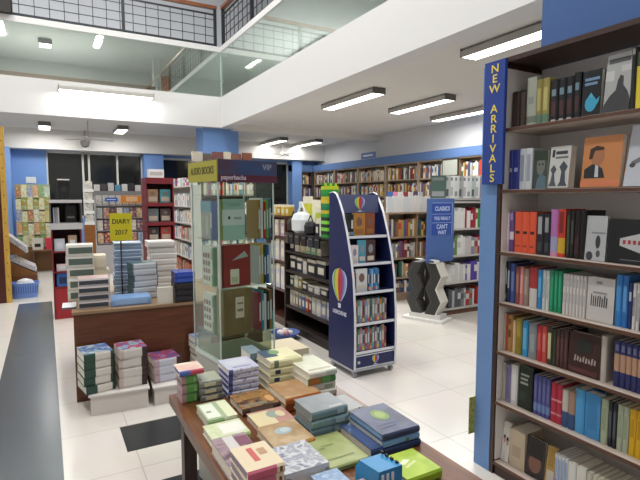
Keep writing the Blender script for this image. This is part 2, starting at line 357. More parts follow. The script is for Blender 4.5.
shelf_row(0, [
 (511.5, 519, .19, '2b2220', 'dark brown slim hardback', B((.1, .9, '3b2d28', True))),
 (519, 526, .19, '2a201c', 'dark book with a pale line', B((.05, .95, '52433a', True))),
 (526, 535.5, .245, 'a3a79c', 'tall grey green hardback', B((.06, .2, '6f7b70'), (.45, .6, '8c9188', True))),
 (535.5, 541.5, .225, '8b8248', 'olive gold paperback', B((0, .22, '5e7a68'), title('b2a868'))),
 (541.5, 548.5, .225, '93894e', 'gold paperback with green foot', B((0, .22, '5e7a68'), title('b7ad70'))),
 *same(3, 549.5, 573, .205, '15161c', 'black book with pale blue spine mark', B((.62, .78, '6d8794', True), (.15, .5, '4a2c2e', True), (.02, .07, 'a9a9a9', True))),
 (573, 580, .215, '14151b', 'thicker black book with blue spine mark', B((.62, .78, '6d8794', True), (.15, .5, '4a2c2e', True))),
 (580.5, 600, .21, '14171d', 'black book showing a bright blue teapot cover', {'face': 1, 'th': .03, 'lean': .04, 'prints': [(oval(.5, .28, .3, .17), '3f9fc4'), ([(.7, .3), (.95, .42), (.9, .3), (.75, .2)], '3f9fc4'), ([(.35, .42), (.65, .42), (.5, .52)], '4fb0d0'), ([(.15, .78), (.9, .84)], '6d8fae'), ([(.15, .68), (.8, .74)], '6d8fae')]}),
 (602, 629, .26, 'a9abab', 'grey photographic cover with dark figure silhouette', {'face': 1, 'th': .03, 'lean': .1, 'prints': [([(.1, .84), (.9, .92)], '55585a'), ([(.0, .12), (.25, .3), (.45, .38), (.5, .55), (.58, .63), (.7, .6), (.72, .45), (.9, .33), (1, .2), (1, .0), (0, 0)], '3a3c3f'), ([(.02, .55), (.35, .72)], 'c2c4c4'), ([(.6, .68), (.98, .78)], 'bfc1c1')]}),
 (629.5, 634.5, .265, '1c1c1e', 'black thick spine beside the grey photographic cover', B((.88, .97, '8c8c88', True))),
 (635, 643, .24, 'd6c33a', 'yellow book with dark green top', B((.75, 1, '3e4d3c'))),
 (643, 652, .24, '7d3a2c', 'brick red hardback', {}),
])
shelf_row(1, [
 (506.8, 512.5, .21, '2f3884', 'dark blue paperback', B((.45, .55, 'a4a8c8', True))),
 (512.5, 518.8, .21, '333c88', 'navy paperback with white dot', B((.45, .55, 'a4a8c8', True))),
 (519, 525, .212, 'c4c9d0', 'white paperback with grey lettering', B(title('8f98a8', .2, .85))),
 (525, 531.5, .212, 'c9cdd3', 'white slim paperback', B(title('99a1b0', .2, .85))),
 (532, 546, .2, '3b443e', 'dark green cover with a pale portrait', {'face': 1, 'th': .02, 'lean': .06, 'prints': [(oval(.55, .58, .3, .24), '6f746e'), ([(.1, .72), (1, .95)], '2a3a2c'), ([(.25, .0), (1, .0), (.95, .3), (.6, .38), (.35, .25)], '56707c'), (oval(.45, .62, .06, .03), '22282a'), (oval(.68, .62, .06, .03), '22282a')]}),
 (547, 568, .205, 'c2c3c0', 'white cover with dark chess-piece silhouettes', {'face': 1, 'th': .045, 'lean': .1, 'prints': [([(.12, .74), (.25, .74), (.25, .92), (.12, .92)], '35383c'), ([(.3, .8), (.85, .88)], '3a3d42'), ([(.3, .7), (.9, .75)], '6a6d70'), ([(.05, .04), (.45, .04), (.36, .14), (.3, .34), (.4, .44), (.25, .56), (.1, .44), (.2, .34), (.14, .14)], '4b525e'), ([(.5, .04), (.95, .04), (.85, .14), (.8, .38), (.92, .5), (.7, .64), (.52, .5), (.64, .38), (.6, .14)], '454c58')]}),
 (580, 619.5, .232, 'c07f4e', 'orange cover with a painted man in suit', {'face': 1, 'th': .035, 'lean': .09, 'prints': [([(.0, .02), (1, .14)], 'cb7a55'), ([(.08, .18), (.62, .18), (.55, .36), (.42, .44), (.28, .46), (.08, .36)], '23262c'), ([(.36, .2), (.46, .2), (.44, .42), (.36, .44)], 'b9c2c4'), (oval(.4, .6, .17, .17), 'a5714e'), ([(.18, .56), (.2, .76), (.36, .82), (.55, .78), (.56, .73), (.32, .72), (.27, .56)], '3c2a22')]}),
 (622.5, 668, .27, 'b9bec8', 'white tilted cover with dark ink drawing', {'face': 1, 'th': .025, 'lean': .2, 'prints': [([(.15, .32), (.4, .42), (.75, .62), (.7, .66), (.35, .48), (.12, .4)], '6a6d74'), (oval(.16, .34, .07, .04), '3f4248'), ([(.35, .75), (.95, .85)], '9ea5b4')]}),
])
shelf_row(2, [
 (503, 508.6, .2, 'd3bfd2', 'pale lilac slim paperback', B(title('e6dbe4', .2, .7))),
 (508.8, 513.2, .205, '6a4d86', 'purple spine with white patch', B((.3, .5, 'd8cfd8'), (.78, .95, 'a894b8', True))),
 *same(3, 514, 535.5, .205, 'd9583a', 'bright orange paperback with black spot', B((.46, .53, '2b1a18', True), (.14, .18, '8a3a2a', True))),
 (536, 543, .2, '22222a', 'black spine with tall white label', B((.5, .92, '9c9fa2', True), (.1, .3, '42484a', True))),
 (543, 549.5, .2, '1e1e26', 'black paperback with white lettering', B((.55, .9, '8d9092', True), (.1, .3, '3c4244', True))),
 (549.8, 557, .22, 'b06fae', 'pink and lilac spine', B((.1, .42, '9a9cc0'), (0, .1, 'c98aa8'))),
 (557, 564.5, .222, 'c23d2e', 'red spine with yellow foot', B((.08, .4, 'c9a22c'), (.5, .95, '7d2420', True))),
 (565.5, 569.5, .215, '262420', 'slim black spine with green edge', B((.1, .9, '3b4a34', True))),
 (569.5, 573.5, .215, '201d1c', 'black paperback with grey lettering', B((.3, .8, '4a4644', True))),
 (573.5, 579, .218, '1f1818', 'black spine with wine red tint', B((.1, .45, '4a2630', True))),
 (579, 584, .218, '1a1718', 'plain black spine before the white cover', {}),
 (583.5, 605, .195, 'b2b5b8', 'white cover with grey ink blots', {'face': 1, 'th': .02, 'lean': .06, 'prints': [(oval(.62, .42, .12, .15), '34363c'), (oval(.25, .1, .17, .1), '3c3f46'), (oval(.66, .16, .1, .08), '4c5058'), ([(.3, .6), (.95, .64)], '83868c')]}),
 (606, 668, .185, '131418', 'black cover with white wedge and red letters', {'face': 1, 'th': .03, 'lean': .06, 'prints': [([(.22, .56), (.22, .4), (.98, .1), (.98, .86)], 'b9babb'), *[([(.27+i*.085, .44), (.32+i*.085, .44), (.32+i*.085, .53), (.27+i*.085, .53)], 'a03038') for i in range(8)], ([(.25, .08), (.6, .1)], '6a6a6c')]}),
])
shelf_row(3, [
 (499.5, 504.5, .195, '191a20', 'black spine with white block lettering', B((.45, .85, 'b9bbbd', True), (.08, .2, '9a9a9a', True))),
 (504.7, 509.8, .195, '24305c', 'navy spine with white lettering', B((.35, .8, 'a9b3c4', True))),
 (510, 514.4, .19, '3a4e8c', 'mid blue slim paperback', B(title('6d7ca8'))),
 (515, 519.2, .18, '8a4a48', 'brownish red slim paperback', B(title('a87068'))),
 (519.2, 523.2, .18, 'c07a78', 'dusty pink slim paperback', B(title('d49a94'))),
 (523.2, 528.2, .175, '8c7a70', 'grey brown paperback', B(title('a8958a'))),
 (528.8, 536.4, .185, 'a8383a', 'red and white spine', B((0, .48, 'c9c5c2'))),
 (537, 541.6, .18, '2f86c0', 'bright blue slim paperback', B(title('5aa6d2'))),
 (541.8, 545.2, .18, 'c3c9cb', 'pale grey slim paperback', B(title('a2acb0'))),
 (545.2, 548.8, .18, 'c9cdcc', 'white slim paperback before the greens', B(title('a8b0b0'))),
 *same(3, 549.2, 561.2, .185, '1f8a62', 'emerald green paperback', B(title('2f9c74', .15, .9))),
 *same(7, 562, 585.2, .178, 'cfcbc8', 'white paperback of a matching run', B((.7, .9, 'a9a7a6', True), (.3, .55, 'b4b2b0', True))),
 (585.6, 613.2, .18, 'c6c2bf', 'white cover with black grass-like title', {'face': 1, 'th': .03, 'lean': .03, 'prints': [*[([(.16+i*.08, .34), (.2+i*.08, .34), (.21+i*.08, .6-.04*(i % 3)), (.17+i*.08, .62-.04*(i % 2))], '3c3c3e') for i in range(8)], ([(.35, .86), (.55, .92)], '8a8886'), ([(.25, .64), (.75, .68)], '8f8d8b')]}),
 (614.6, 621, .205, '2f79bd', 'tall bright blue spine', B(title('4b8fcb'))),
 (621, 627, .205, '2c6fb4', 'tall blue spine with pale lettering', B(title('5b98cf'))),
 (627.4, 631.4, .18, '27346a', 'navy spine with white speck', B((.6, .8, 'b4b8c6', True))),
 (631.6, 635.2, .18, 'cfcfce', 'slim white spine', B((.3, .7, '8a8a8a', True))),
 (635.4, 639.2, .18, 'd3d2d0', 'white spine with grey lettering', B((.2, .8, 'a0a0a0', True))),
 (639.4, 650, .18, '1e1e26', 'black spine', {}),
])
shelf_row(4, [
 (497, 501.4, .185, 'b9b2a8', 'cream slim spine', {}),
 (501.6, 505.8, .18, 'b85e44', 'red orange spine', B((.3, .7, '9a4432', True))),
 (506, 512, .18, 'a87a48', 'tan spine with darker blotches', B((.4, .6, '6a4224', True), (.75, .9, '7a4e2a', True))),
 (512.2, 515.2, .16, 'd6b98c', 'slim cream spine', {}),
 (515.2, 521.2, .175, '8a7a2c', 'olive spine', B((.5, .9, 'a08e3c', True))),
 (521.8, 527.4, .17, '2f8cc0', 'sky blue spine', B((.2, .8, '64acd0', True))),
 (528, 536, .168, '7d848a', 'grey spine', B((.2, .7, '939a9f', True))),
 (536.4, 541.2, .165, 'b53238', 'crimson spine', B((.3, .8, 'c45a58', True))),
 (541.2, 546.2, .168, 'c24a44', 'tomato red spine', B((.3, .8, 'd07a70', True))),
 (546.4, 551.8, .17, '3c3830', 'dark spine with a cream oval label', B((.15, .85, 'c4bb92', True))),
 (552, 555.4, .165, '3c4230', 'dark green slim spine', {}),
 *same(3, 555.6, 567, .172, '4a302e', 'maroon brown spine', B((.2, .8, '5e3e3a', True))),
 (567.4, 599, .178, '3d2523', 'dark maroon cover with pale script title', {'face': 1, 'th': .03, 'lean': .03, 'prints': [*[([(.2+i*.09, .3+.03*(i % 2)), (.25+i*.09, .3), (.27+i*.09, .46-.05*(i % 3)), (.22+i*.09, .44)], 'a89a94') for i in range(8)], (oval(.5, .7, .26, .18), '262a28'), ([(.05, .05), (.95, .16)], '5a3230')]}),
 (600, 605.5, .19, 'b9b0a6', 'pale spine propped beside the maroon cover', {}),
 *same(6, 613, 648, .185, '2b2f62', 'navy and tan boxed spine', B((.34, .72, 'b08c74'), (.78, .92, '6f74a0', True))),
])
shelf_row(5, [
 (493.8, 499.4, .19, 'b7b2a4', 'cream hardback', B(title('9d978a', .2, .8))),
 (499.4, 503, .188, 'b2ad9f', 'cream slim paperback', {}),
 (503.2, 510, .185, '837ba0', 'lavender spine', B((.1, .9, '6e6690', True))),
 (510.2, 516.8, .195, 'c9c7c4', 'white spine', B((.1, .9, 'dad8d6', True))),
 (517.6, 530.4, .2, '1f2a20', 'dark green cover with pale title lines', {'face': 1, 'th': .02, 'lean': .03, 'prints': [([(.15, .78), (.8, .83)], '9aa094'), ([(.15, .68), (.7, .73)], '9aa094'), ([(.15, .58), (.75, .63)], '9aa094'), ([(.1, .2), (.6, .4)], '303c2c')]}),
 (530.6, 532.6, .2, '15171a', 'slim black spine', {}),
 *same(4, 533, 549.4, .185, '4c4f8c', 'blue violet spine', B((.1, .3, '6f86b8'), (.4, .85, '5e6098', True))),
 *same(2, 550.2, 561.2, .178, 'b02c42', 'crimson spine with pale bands', B((.55, .6, 'cf8a90'), (.2, .25, 'cf8a90'))),
 (561.4, 567.4, .165, 'bdb6ac', 'cream spine with navy foot', B((0, .42, '34507c'))),
 (567.6, 574.4, .168, '9c7d6c', 'tan spine with navy foot', B((0, .4, '34507c'))),
 (574.6, 583.6, .19, '4b97cc', 'light blue box spine', {}),
 (583.8, 599.4, .19, '3f86bd', 'light blue box face turned to the aisle', {'face': 1, 'th': .05, 'lean': .0, 'prints': [([(.2, .2), (.8, .8)], '377aae')]}),
 (600, 607, .185, 'a2ac92', 'pale green spine', B(title('88947a'))),
 *same(2, 607.4, 615.8, .185, '20222a', 'black spine with grey lettering', B((.2, .8, '4c5058', True))),
 *same(2, 616.2, 627.8, .185, 'a6ad98', 'sage green spine', B(title('8c967e'))),
 *same(3, 628.2, 648, .185, 'd0a41c', 'golden yellow spine', B(title('b08612', .4, .8))),
])
shelf_row(6, [
 (491.6, 508, .2, 'd2cfca', 'white cover with two small dark heads', {'face': 1, 'th': .02, 'lean': .12, 'prints': [(oval(.3, .6, .13, .07), '2b2a2e'), (oval(.68, .56, .15, .08), '2b2a2e'), (oval(.32, .53, .11, .07), 'c08a7c'), (oval(.7, .48, .12, .07), 'c08a7c')]}),
 (508.4, 524, .19, 'b5a58e', 'thick cream spine', B((.3, .6, 'a3927c', True))),
 (524.6, 543, .19, '2c2424', 'dark cover with a brown portrait face', {'face': 1, 'th': .02, 'lean': .1, 'prints': [(oval(.5, .36, .34, .24), '7a5443'), ([(.1, .5), (.9, .5), (.85, .9), (.15, .9)], '1e1a1c')]}),
 (543.6, 553, .185, 'a8894a', 'tan gold cover leaning back', {'face': 1, 'th': .02, 'lean': .14, 'prints': [([(.2, .1), (.95, .4)], 'b9b0a2'), ([(.2, .5), (.8, .9)], '96783a')]}),
 *same(4, 554, 567, .175, 'c4cace', 'white spine with blue lettering', B((.2, .9, '8a9ec4', True))),
 (567, 575, .17, 'd0cfca', 'white spine with green speck', B((.1, .25, '7f9a4a', True))),
 (575.4, 585, .17, 'cfcdc6', 'white spine beside the blue lettered run', {}),
 *same(4, 585.6, 607, .165, 'bcb9a8', 'cream spine', B((.2, .8, 'aaa696', True))),
 *same(4, 607.4, 634, .165, 'c9c7c6', 'white spine with dark diagonal print', B((.4, .7, '4a4a4e', True))),
 (634.5, 646, .165, 'b8b2a0', 'pale cream spine', {}),
])
# ================================================================== BOOK TABLE IN FRONT
TZ = .75
tb = thing('display_table', 'brown wooden table covered with stacks of books in front', 'table', (.735, 1.3, 0))
MB().box(-.325, .325, -.75, .7, .715, .75, TABLEW).build('tabletop', tb)
MB().box(-.29, .29, .63, .65, .63, .7145, TABLEW).build('apron', tb); MB().box(-.29, .29, -.7, -.68, .63, .7145, TABLEW).build('apron', tb)
MB().box(-.29, -.27, -.6, .6, .63, .7145, TABLEW).build('apron', tb); MB().box(.27, .29, -.6, .6, .63, .7145, TABLEW).build('apron', tb)
for sx in (-1, 1):
    for y0, y1 in ((.605, .655), (-.71, -.66)): MB().box(min(sx*.29, sx*.24)-.0005, max(sx*.29, sx*.24), y0, y1, 0, .7145, P('2e1a12', .4)).build('leg', tb)
GT = 'books on the front table'
def flat(label, x, y, z, w, l, t, cover, spine=None, **k):
    """book lying on its back: x, y is its front corner nearest the aisle start, w across, l deep"""
    rz = k.pop('rz', 0); g = k.pop('group', GT)
    return book(label, (x+w/2, y+l/2, z+.0003), t, l, w, cover, spine, pose=FLAT, rotz=rz, group=g, **k)
def pile(x, y, z, w, l, specs, group=GT, jit=.006):
    """specs from the bottom up: (thickness, cover, spine, label, options)"""
    for sp_ in specs:
        t, cv, spn, lab = sp_[:4]; o = dict(sp_[4]) if len(sp_) > 4 else {}
        dx = R.uniform(-jit, jit); dy = R.uniform(-jit, jit)
        flat(lab, x+dx+o.pop('dx', 0), y+dy+o.pop('dy', 0), z, o.pop('w', w), o.pop('l', l), t, cv, spn, rz=o.pop('rz', R.uniform(-.02, .02)), group=group, **o); z += t+.0012
    return z
def lev(n, what, where):   # names of the books of one pile, bottom to top
    nm = {2: ['lower', 'upper'], 3: ['bottom', 'middle', 'top'], 4: ['bottom', 'second lowest', 'second highest', 'top'], 5: ['bottom', 'second lowest', 'middle', 'second highest', 'top'], 6: ['bottom', 'second lowest', 'third lowest', 'third highest', 'second highest', 'top']}[n]
    return [f'{what}, {a} of {where}' for a in nm]
hb = lambda c, a=.12, b=.88: {'bands': [(a, b, c, True)]}
# navy and light blue trio at the aisle edge
n3 = lev(3, 'large navy and blue book', 'three at the aisle edge of the table')
pile(.892, 1.184, TZ, .145, .2, [
 (.022, '2b3a58', '2c3a5a', n3[0], {'bands': [(.2, .8, '33456c', True)], 'page': '7f9fc4'}),
 (.021, '5d88b4', '7faad2', n3[1], {'bands': [(.3, .4, '5a7a58', True)]}),
 (.022, art(['434b66', '525a76', '3a4158'], 9, .35, 3), '39405c', n3[2], {'prints': [(oval(.52, .62, .2, .2), '7f9a5c'), (oval(.52, .62, .12, .12), '9fb470'), ([(.15, .3), (.7, .34)], '6b7290'), ([(.15, .2), (.6, .23)], '6b7290')], 'page': '8fb3d6'})], jit=.004)
flat('thin dark blue book half under the large navy stack', .845, 1.185, TZ, .044, .19, .03, '33466e', '2e3f66', prints=[([(.1, .1), (.9, .9)], '3d517c')])
# white and green stack at the far aisle edge
n5 = lev(4, 'white book', 'stack with green and orange marks at the table edge')
pile(.886, 1.68, TZ, .13, .2, [
 (.026, 'd9d8cc', 'cfd0c4', n5[0], {'bands': [(.3, .6, 'b9bdb0', True)]}),
 (.026, 'd6d8ca', 'dadacc', n5[1], {'bands': [(.1, .4, '9fae94', True)]}),
 (.026, 'dcdccc', '4f8f54', n5[2], {'bands': [(.55, .95, 'c0803c'), (.2, .5, '6fae62')]}),
 (.026, art(['dedccb', 'cfd2ba', 'e4e2d4'], 14, .3, 2), 'e2e0d2', n5[3], {'bands': [(.0, .4, 'c9cfc0')], 'prints': [([(.1, .1), (.9, .2)], 'b9b4a2')]})])
# cream stack with navy strips
n4 = lev(4, 'cream book with navy strip', 'cream stack beside the acrylic tower')
pile(.785, 1.829, TZ, .15, .155, [
 (.031, 'dcd7a8', 'dedaae', n4[0], {'bands': [(.0, .12, '2f3f58'), (.14, .3, '7a8a6a', True), (.5, .95, 'e4e0b8')]}),
 (.031, 'dcd7a8', 'dedaae', n4[1], {'bands': [(.7, .86, '33435e', True), (.14, .26, '6f7d64')]}),
 (.031, 'dcd7a8', 'dedaae', n4[2], {'bands': [(.7, .86, '33435e', True), (.14, .26, '6f7d64')]}),
 (.031, 'dfdab0', 'e0dcb2', n4[3], {'bands': [(.74, .88, '6f7d64')], 'prints': [([(0, .35), (.42, 1)], '40566a'), (oval(.42, .72, .16, .2), '7f9a6c'), ([(.5, .1), (.95, .16)], 'cfc894')]})], jit=.003)
flat('blue grey book between the cream stack and the lavender stack', .762, 1.99, TZ, .06, .13, .118, '7f929a', '6d818a', rz=0)
# lavender stack
n5 = lev(5, 'lavender white patterned book', 'lavender stack behind the fantasy paperback')
pile(.614, 1.852, TZ, .13, .14, [(.0218, 'c4c4d8', art(['b9bcd8', 'd6d6e2', '8a8fbc'], 60, .25, i), n5[i], {'bands': [(.86, 1, '3f4784')], 'page': '5f65a0'} if i < 4 else {'bands': [(.86, 1, '4f5790')], 'prints': [([(.12, .3), (.85, .8)], 'c9ccd6'), ([(.2, .12), (.8, .2)], '8f94b8')]}) for i in range(5)], jit=.003)
# grey patterned stack and green stack with red box at the far corner
n3 = lev(3, 'grey green book with cream title panel', 'grey stack left of the lavender stack')
pile(.504, 1.862, TZ, .09, .11, [(.026, 'a3a796' if i == 2 else '7c8078', art(['6a6e6c', '8b8f86', '4c5050'], 50, .4, i+4), n3[i], {'bands': [(.3, .8, 'cfcaa8', True)]}) for i in range(3)], jit=.003)
n3 = lev(3, 'thick green and pink book', 'pile at the far corner of the table')
pile(.434, 1.88, TZ, .06, .1, [(.036, '9a8a88', '5f9a4c', n3[i], {'bands': [(.72, 1, 'b58a92'), (.1, .2, '8fbf74', True)], 'page': 'b79a9c'}) for i in range(3)], jit=.002)
flat('cream topped box with blue and red sides on the green pile', .425, 1.872, TZ+.1125, .096, .1, .022, art(['e4dcc4', 'd9c9b8', 'd8a8a0'], 16, .35, 5), 'c4485a', page='4c64a8', back='4c64a8', bands=[(.55, 1, '4f66ac')])
# second row
flat('brown and gold fantasy paperback lying behind the cream books', .602, 1.658, TZ, .15, .15, .029, art(['4a382c', '7a5a3a', 'a87c48', '5c4234'], 22, .25, 6), '4c3c34', bands=[(.2, .8, '8a7868', True)], prints=[([(.1, .08), (.7, .24)], '77705f'), (oval(.85, .35, .1, .22), 'c89a68'), ([(.2, .5), (.75, .85)], '8f6a34')])
g2 = lev(2, 'orange brown hardback', 'pair in front of the cream stack')
pile(.752, 1.609, TZ, .15, .17, [(.027, '9a5a34', 'a85c2e', g2[0], {'bands': [(.2, .8, 'b96c3a', True)]}), (.028, art(['b09068', 'a07a54', 'c0a27c'], 10, .35, 7), 'b0602e', g2[1], {'bands': [(.1, .3, 'c47a44', True)]})], jit=.002)
flat('pale green book with two white labels near the table edge', .462, 1.625, TZ, .11, .155, .03, '9fb08c', '8fb078', bands=[(.05, .45, 'd0d4b4')], prints=[([(.06, .1), (.5, .92)], 'dadfd0'), ([(.66, .0), (1, .95)], 'd6dab8'), ([(.14, .4), (.3, .5)], '8a9a80')])
flat('cream and light green paperback along the table edge', .437, 1.487, TZ, .13, .115, .028, art(['d9dac6', 'c3cea0', 'e2e2d6'], 18, .3, 8), 'b4c48c', bands=[(.5, .9, '9aae74')], prints=[([(.35, .2), (.95, .85)], 'dfe0d6')])
flat('cream and pink book with small round portrait', .606, 1.512, TZ, .14, .12, .022, 'b78a80', 'c0a28a', prints=[([(0, 0), (.55, .9)], 'd2c49c'), (oval(.62, .6, .2, .26), '8f9a90'), (oval(.78, .55, .12, .22), 'd4c4a0')])
flat('tan and orange book with pale blue blot', .592, 1.346, TZ, .143, .155, .028, art(['b8a07c', 'a98a64', 'c4ae8c'], 12, .35, 9), 'b87c44', bands=[(.05, .5, 'c8914e')], prints=[(oval(.5, .6, .22, .16), '9fb0b4'), (oval(.55, .62, .12, .1), 'b9c4c4')])
# pink sided pair on grey purple
flat('grey purple paperback under the pink edged pair', .424, 1.262, TZ, .11, .2, .045, art(['8a7480', 'a58e94', '5f4c58'], 22, .3, 10), '6f5a66', prints=[([(.3, .55), (.6, .98)], 'c9c6c2'), ([(.62, .6), (.98, .9)], '7c4c60')])
p3 = lev(4, 'cream topped pink book', 'pink pile near the front of the table')
pile(.418, 1.122, TZ, .104, .135, [(.027, 'dccdb0', 'c8697e', p3[i], {'bands': [(.0, .22, 'e0cfb0'), (.07, .14, '6a4a34', True)], 'page': '8f7f92', 'back': '7d6f86', **({'prints': [([(.36, .3), (.52, .85)], 'c4605c'), ([(.6, .5), (.82, .75)], 'b99474')]} if i == 3 else {})}) for i in range(4)], jit=.002)
flat('silvery plastic wrapped book at the front of the table', .543, 1.166, TZ, .14, .155, .045, art(['bcbdc2', '9da0ac', 'd6d6d9', '868b9a'], 30, .1, 11), 'a5a6aa', bands=[(.1, .9, 'd6d6d6', True)])
flat('pale blue patterned book beside the silvery wrapped book', .615, 1.055, TZ, .085, .1, .03, art(['a9bcd0', '7f9cc0', 'c4ccd4'], 38, .3, 12), '8aa4c0')
n3 = lev(3, 'blue grey hardback', 'stack in the middle of the table')
pile(.743, 1.388, TZ, .143, .13, [(.029, '6f858c', art(['6b8790', '7d989e', '5c757e'], 20, .35, i), n3[i], {'bands': [(.1, .35, 'a3b4b6', True)], 'page': '7c8486', **({'prints': [([(.5, .1), (.9, .18)], 'a9b4b6')]} if i == 2 else {})}) for i in range(2)]+[(.029, art(['8e9496', '83898e', '9a9c9c'], 8, .35, 13), '71888f', n3[2], {'bands': [(.1, .3, 'a9b7b8', True)], 'page': '7c8486', 'prints': [([(.55, .08), (.92, .18)], 'b4b8b8')]})], jit=.002)
q2 = lev(2, 'small grey book with white fore-edge marks', 'pair behind the blue grey stack')
pile(.905, 1.42, TZ, .075, .13, [(.024, '8b8f90', 'a9a79c', q2[0], {'bands': [(.1, .3, 'e0dccc'), (.5, .6, '3a3a3a')]}), (.024, '9a9ea0', 'b4b2a4', q2[1], {'bands': [(.6, .8, 'e0dccc'), (.2, .3, '3a3a3a')]})])
flat('olive green thin book beside the bright blue box', .686, 1.176, TZ, .145, .19, .018, art(['96a06a', 'a5ad76', '8a945c'], 9, .35, 14), '8a9660', prints=[([(.2, .55), (.34, .6)], '7a8454'), ([(.3, .62), (.6, .66)], '7f8a58'), ([(.15, .2), (.8, .24)], '7f8a58')])
flat('lime green book with white streak beside the bright blue box', .838, 1.005, TZ, .125, .13, .03, art(['a3c23c', 'b4cc4c', '93b434'], 10, .3, 15), '8fae2e', prints=[([(.2, .55), (.45, .7), (.6, .62), (.35, .5)], 'dfe8c8'), ([(.3, .35), (.7, .5), (.66, .56), (.28, .42)], 'cfdc9c')])
tz = thing('card_box', 'bright blue counter box with black slots along its top', 'box', (.76, 1.04, TZ), 0)
MB().prism([(-.06, .0005), (.05, .0005), (.05, .06), (.03, .088), (-.06, .098)], -.038, .038, 'x', P('2a86bc', .35)).build('box', tz)
for i in range(4):
    MB().prism([(-.0615, .062), (-.0615, .088), (-.0605, .088), (-.0605, .062)], -.03+i*.016, -.022+i*.016, 'x', 'e6e8ea').build('white_mark', tz) if i < 3 else None
for i in range(4): MB().box(.03, .036, -.048+i*.022, -.038+i*.022, .0968-.0009*i-.002, .0975-.001*i+.004, '121822').build('slot', tz)
flat('brown and pink patterned paperback at the near edge of the table', .66, 1.0, TZ, .06, .045, .05, art(['b08a80', '8a6458', 'd4b4aa'], 50, .35, 16), '9a7468')
# ================================================================== ACRYLIC TOWER
ACR = glass('f6faf8', .0, .05); AED = P('c3cfcb', .2); WSH = P('cfd2d0', .3)
tw = thing('acrylic_display', 'clear acrylic display tower of books with AUDIO BOOKS sign on top', 'display stand', (.733, 2.322, 0), rad(8.5))
S = .315
MB().box(.005, S-.005, .005, S-.005, 0, .72, P('a9a8a0', .5)).build('pedestal', tw)
MB().box(0, S, 0, S, .7205, .74, AED).build('base_plate', tw)
LV = [.74, 1.105, 1.345, 1.575]
for z in LV[1:]: MB().box(.008, S-.008, .008, S-.008, z-.006, z, ACR).build('shelf', tw)
for a in ((0, .004, 0, S), (S-.004, S, 0, S)): MB().box(a[0], a[1], .0045, S-.0045, .7405, 1.735, ACR).build('side_panel', tw)
MB().box(0, S, 0, .004, .7405, 1.6, ACR).build('front_panel', tw); MB().box(0, S, S-.004, S, .7405, 1.735, ACR).build('back_panel', tw)
for x, y in ((-.002, -.002), (S-.004, -.002), (-.002, S-.004), (S-.004, S-.004)): MB().box(x, x+.006, y, y+.006, .7405, 1.74, AED).build('corner_strip', tw)
MB().box(.0, S, 0, S, 1.7405, 1.746, ACR).build('top_plate', tw)
ys = MB().box(-.012, -.006, -.012, S+.012, 1.636, 1.738, P('a9a23a', .45)).build('sign_panel', tw); ys['label'] = 'yellow AUDIO BOOKS panel'
lettering('AUDIO BOOKS', .052, '4a4522', ys, T(-.0125, S/2, 1.69) @ SIDE, sx=.78)
ds = MB().box(-.004, S+.016, -.012, -.006, 1.632, 1.742, art(['35507c', '4a4a62', '5a3a48'], 6, .35, 3)).build('sign_panel', tw); ds['label'] = 'dark blue and maroon panel with white letters'
MB().box(-.0035, S+.0155, -.0128, -.0122, 1.634, 1.668, P('5c2c3c', .45)).build('colour_strip', ds)
lettering('paperbacks', .032, 'cfc6d0', ds, T(.01, -.0132, 1.655) @ FRONT, align='LEFT', sx=.95)
lettering('VIP', .04, '9aa0b4', ds, T(.27, -.0127, 1.71) @ FRONT, sx=1)
GA = 'books inside the acrylic tower'
TM = Matrix.Translation((.733, 2.322, 0)) @ Matrix.Rotation(rad(8.5), 4, 'Z')
def tbook(lab, x, y, z, t, d, h, cov, spine=None, face='front', **k):
    p = TM @ Vector((x, y, z+.0004)); rz = rad(8.5)+{'front': 0, 'left': -math.pi/2, 'cover': math.pi*1.5+math.pi, 'lcover': math.pi}[face]
    return book(lab, p, t, d, h, cov, spine, rotz=rz, group=GA, cat='book', **k)
# front covers face the aisle (local -Y): the front board must point that way
def tcover(lab, x, y, z, w, h, th, cov, spine, side='front', **k):
    rz = rad(8.5)+(-math.pi/2 if side == 'front' else math.pi); p = TM @ Vector((x, y, z+.0004))
    return book(lab, p, th, w, h, cov, spine, rotz=rz, group=GA, **k)
tcover('mint green and white cover upright on the top tower shelf', .095, .05, LV[2], .125, .205, .05, 'a3c4b4', '6c7a3c', prints=[([(0, .36), (1, .74)], 'cdd8d2'), (oval(.3, .54, .05, .045), '2c3230'), ([(.5, .5), (.85, .56)], 'a0aaa6'), ([(.2, .82), (.8, .9)], '8fb4a2')])
tcover('red cover with pale label on the middle tower shelf', .105, .05, LV[1], .165, .215, .05, '8f3a34', 'bdb8a8', prints=[([(.3, .06), (.6, .42)], 'd9d6c0'), ([(.34, .1), (.56, .24)], 'b9c49a'), ([(.35, .62), (.8, .84), (.92, .7), (.6, .66)], 'a8b0a6'), ([(0, 0), (.08, 1)], '6a2a28')])
tcover('thick brown cover with white label on the low tower shelf', .109, .06, .858, .165, .235, .08, art(['8a744c', '7a6640', '9a845a'], 9, .4, 4, (1, 1, .2)), '7c6f3e', prints=[([(.42, .36), (.72, .82)], 'd9cfb8'), ([(.48, .5), (.68, .56)], '8a7a60'), ([(.48, .66), (.68, .7)], '8a7a60')])
MB().box(.012, S-.012, .012, S-.012, .848, .857, ACR).build('shelf', tw)
MB().box(.012, S-.012, .012, S-.012, .7405, .8475, glass('d0d0c4', .03, .2)).build('riser', tw)
tcover('pale cover with printed lines on the yellow sign side, lowest shelf', .035, .18, .858, .12, .2, .03, 'cdccc4', 'b9b8b0', 'left', prints=[([(.1+.25*j, .1+.2*i), (.28+.25*j, .22+.2*i)], ['8a5a54', '6f7470'][(i+j) % 2]) for i in range(4) for j in range(3)])
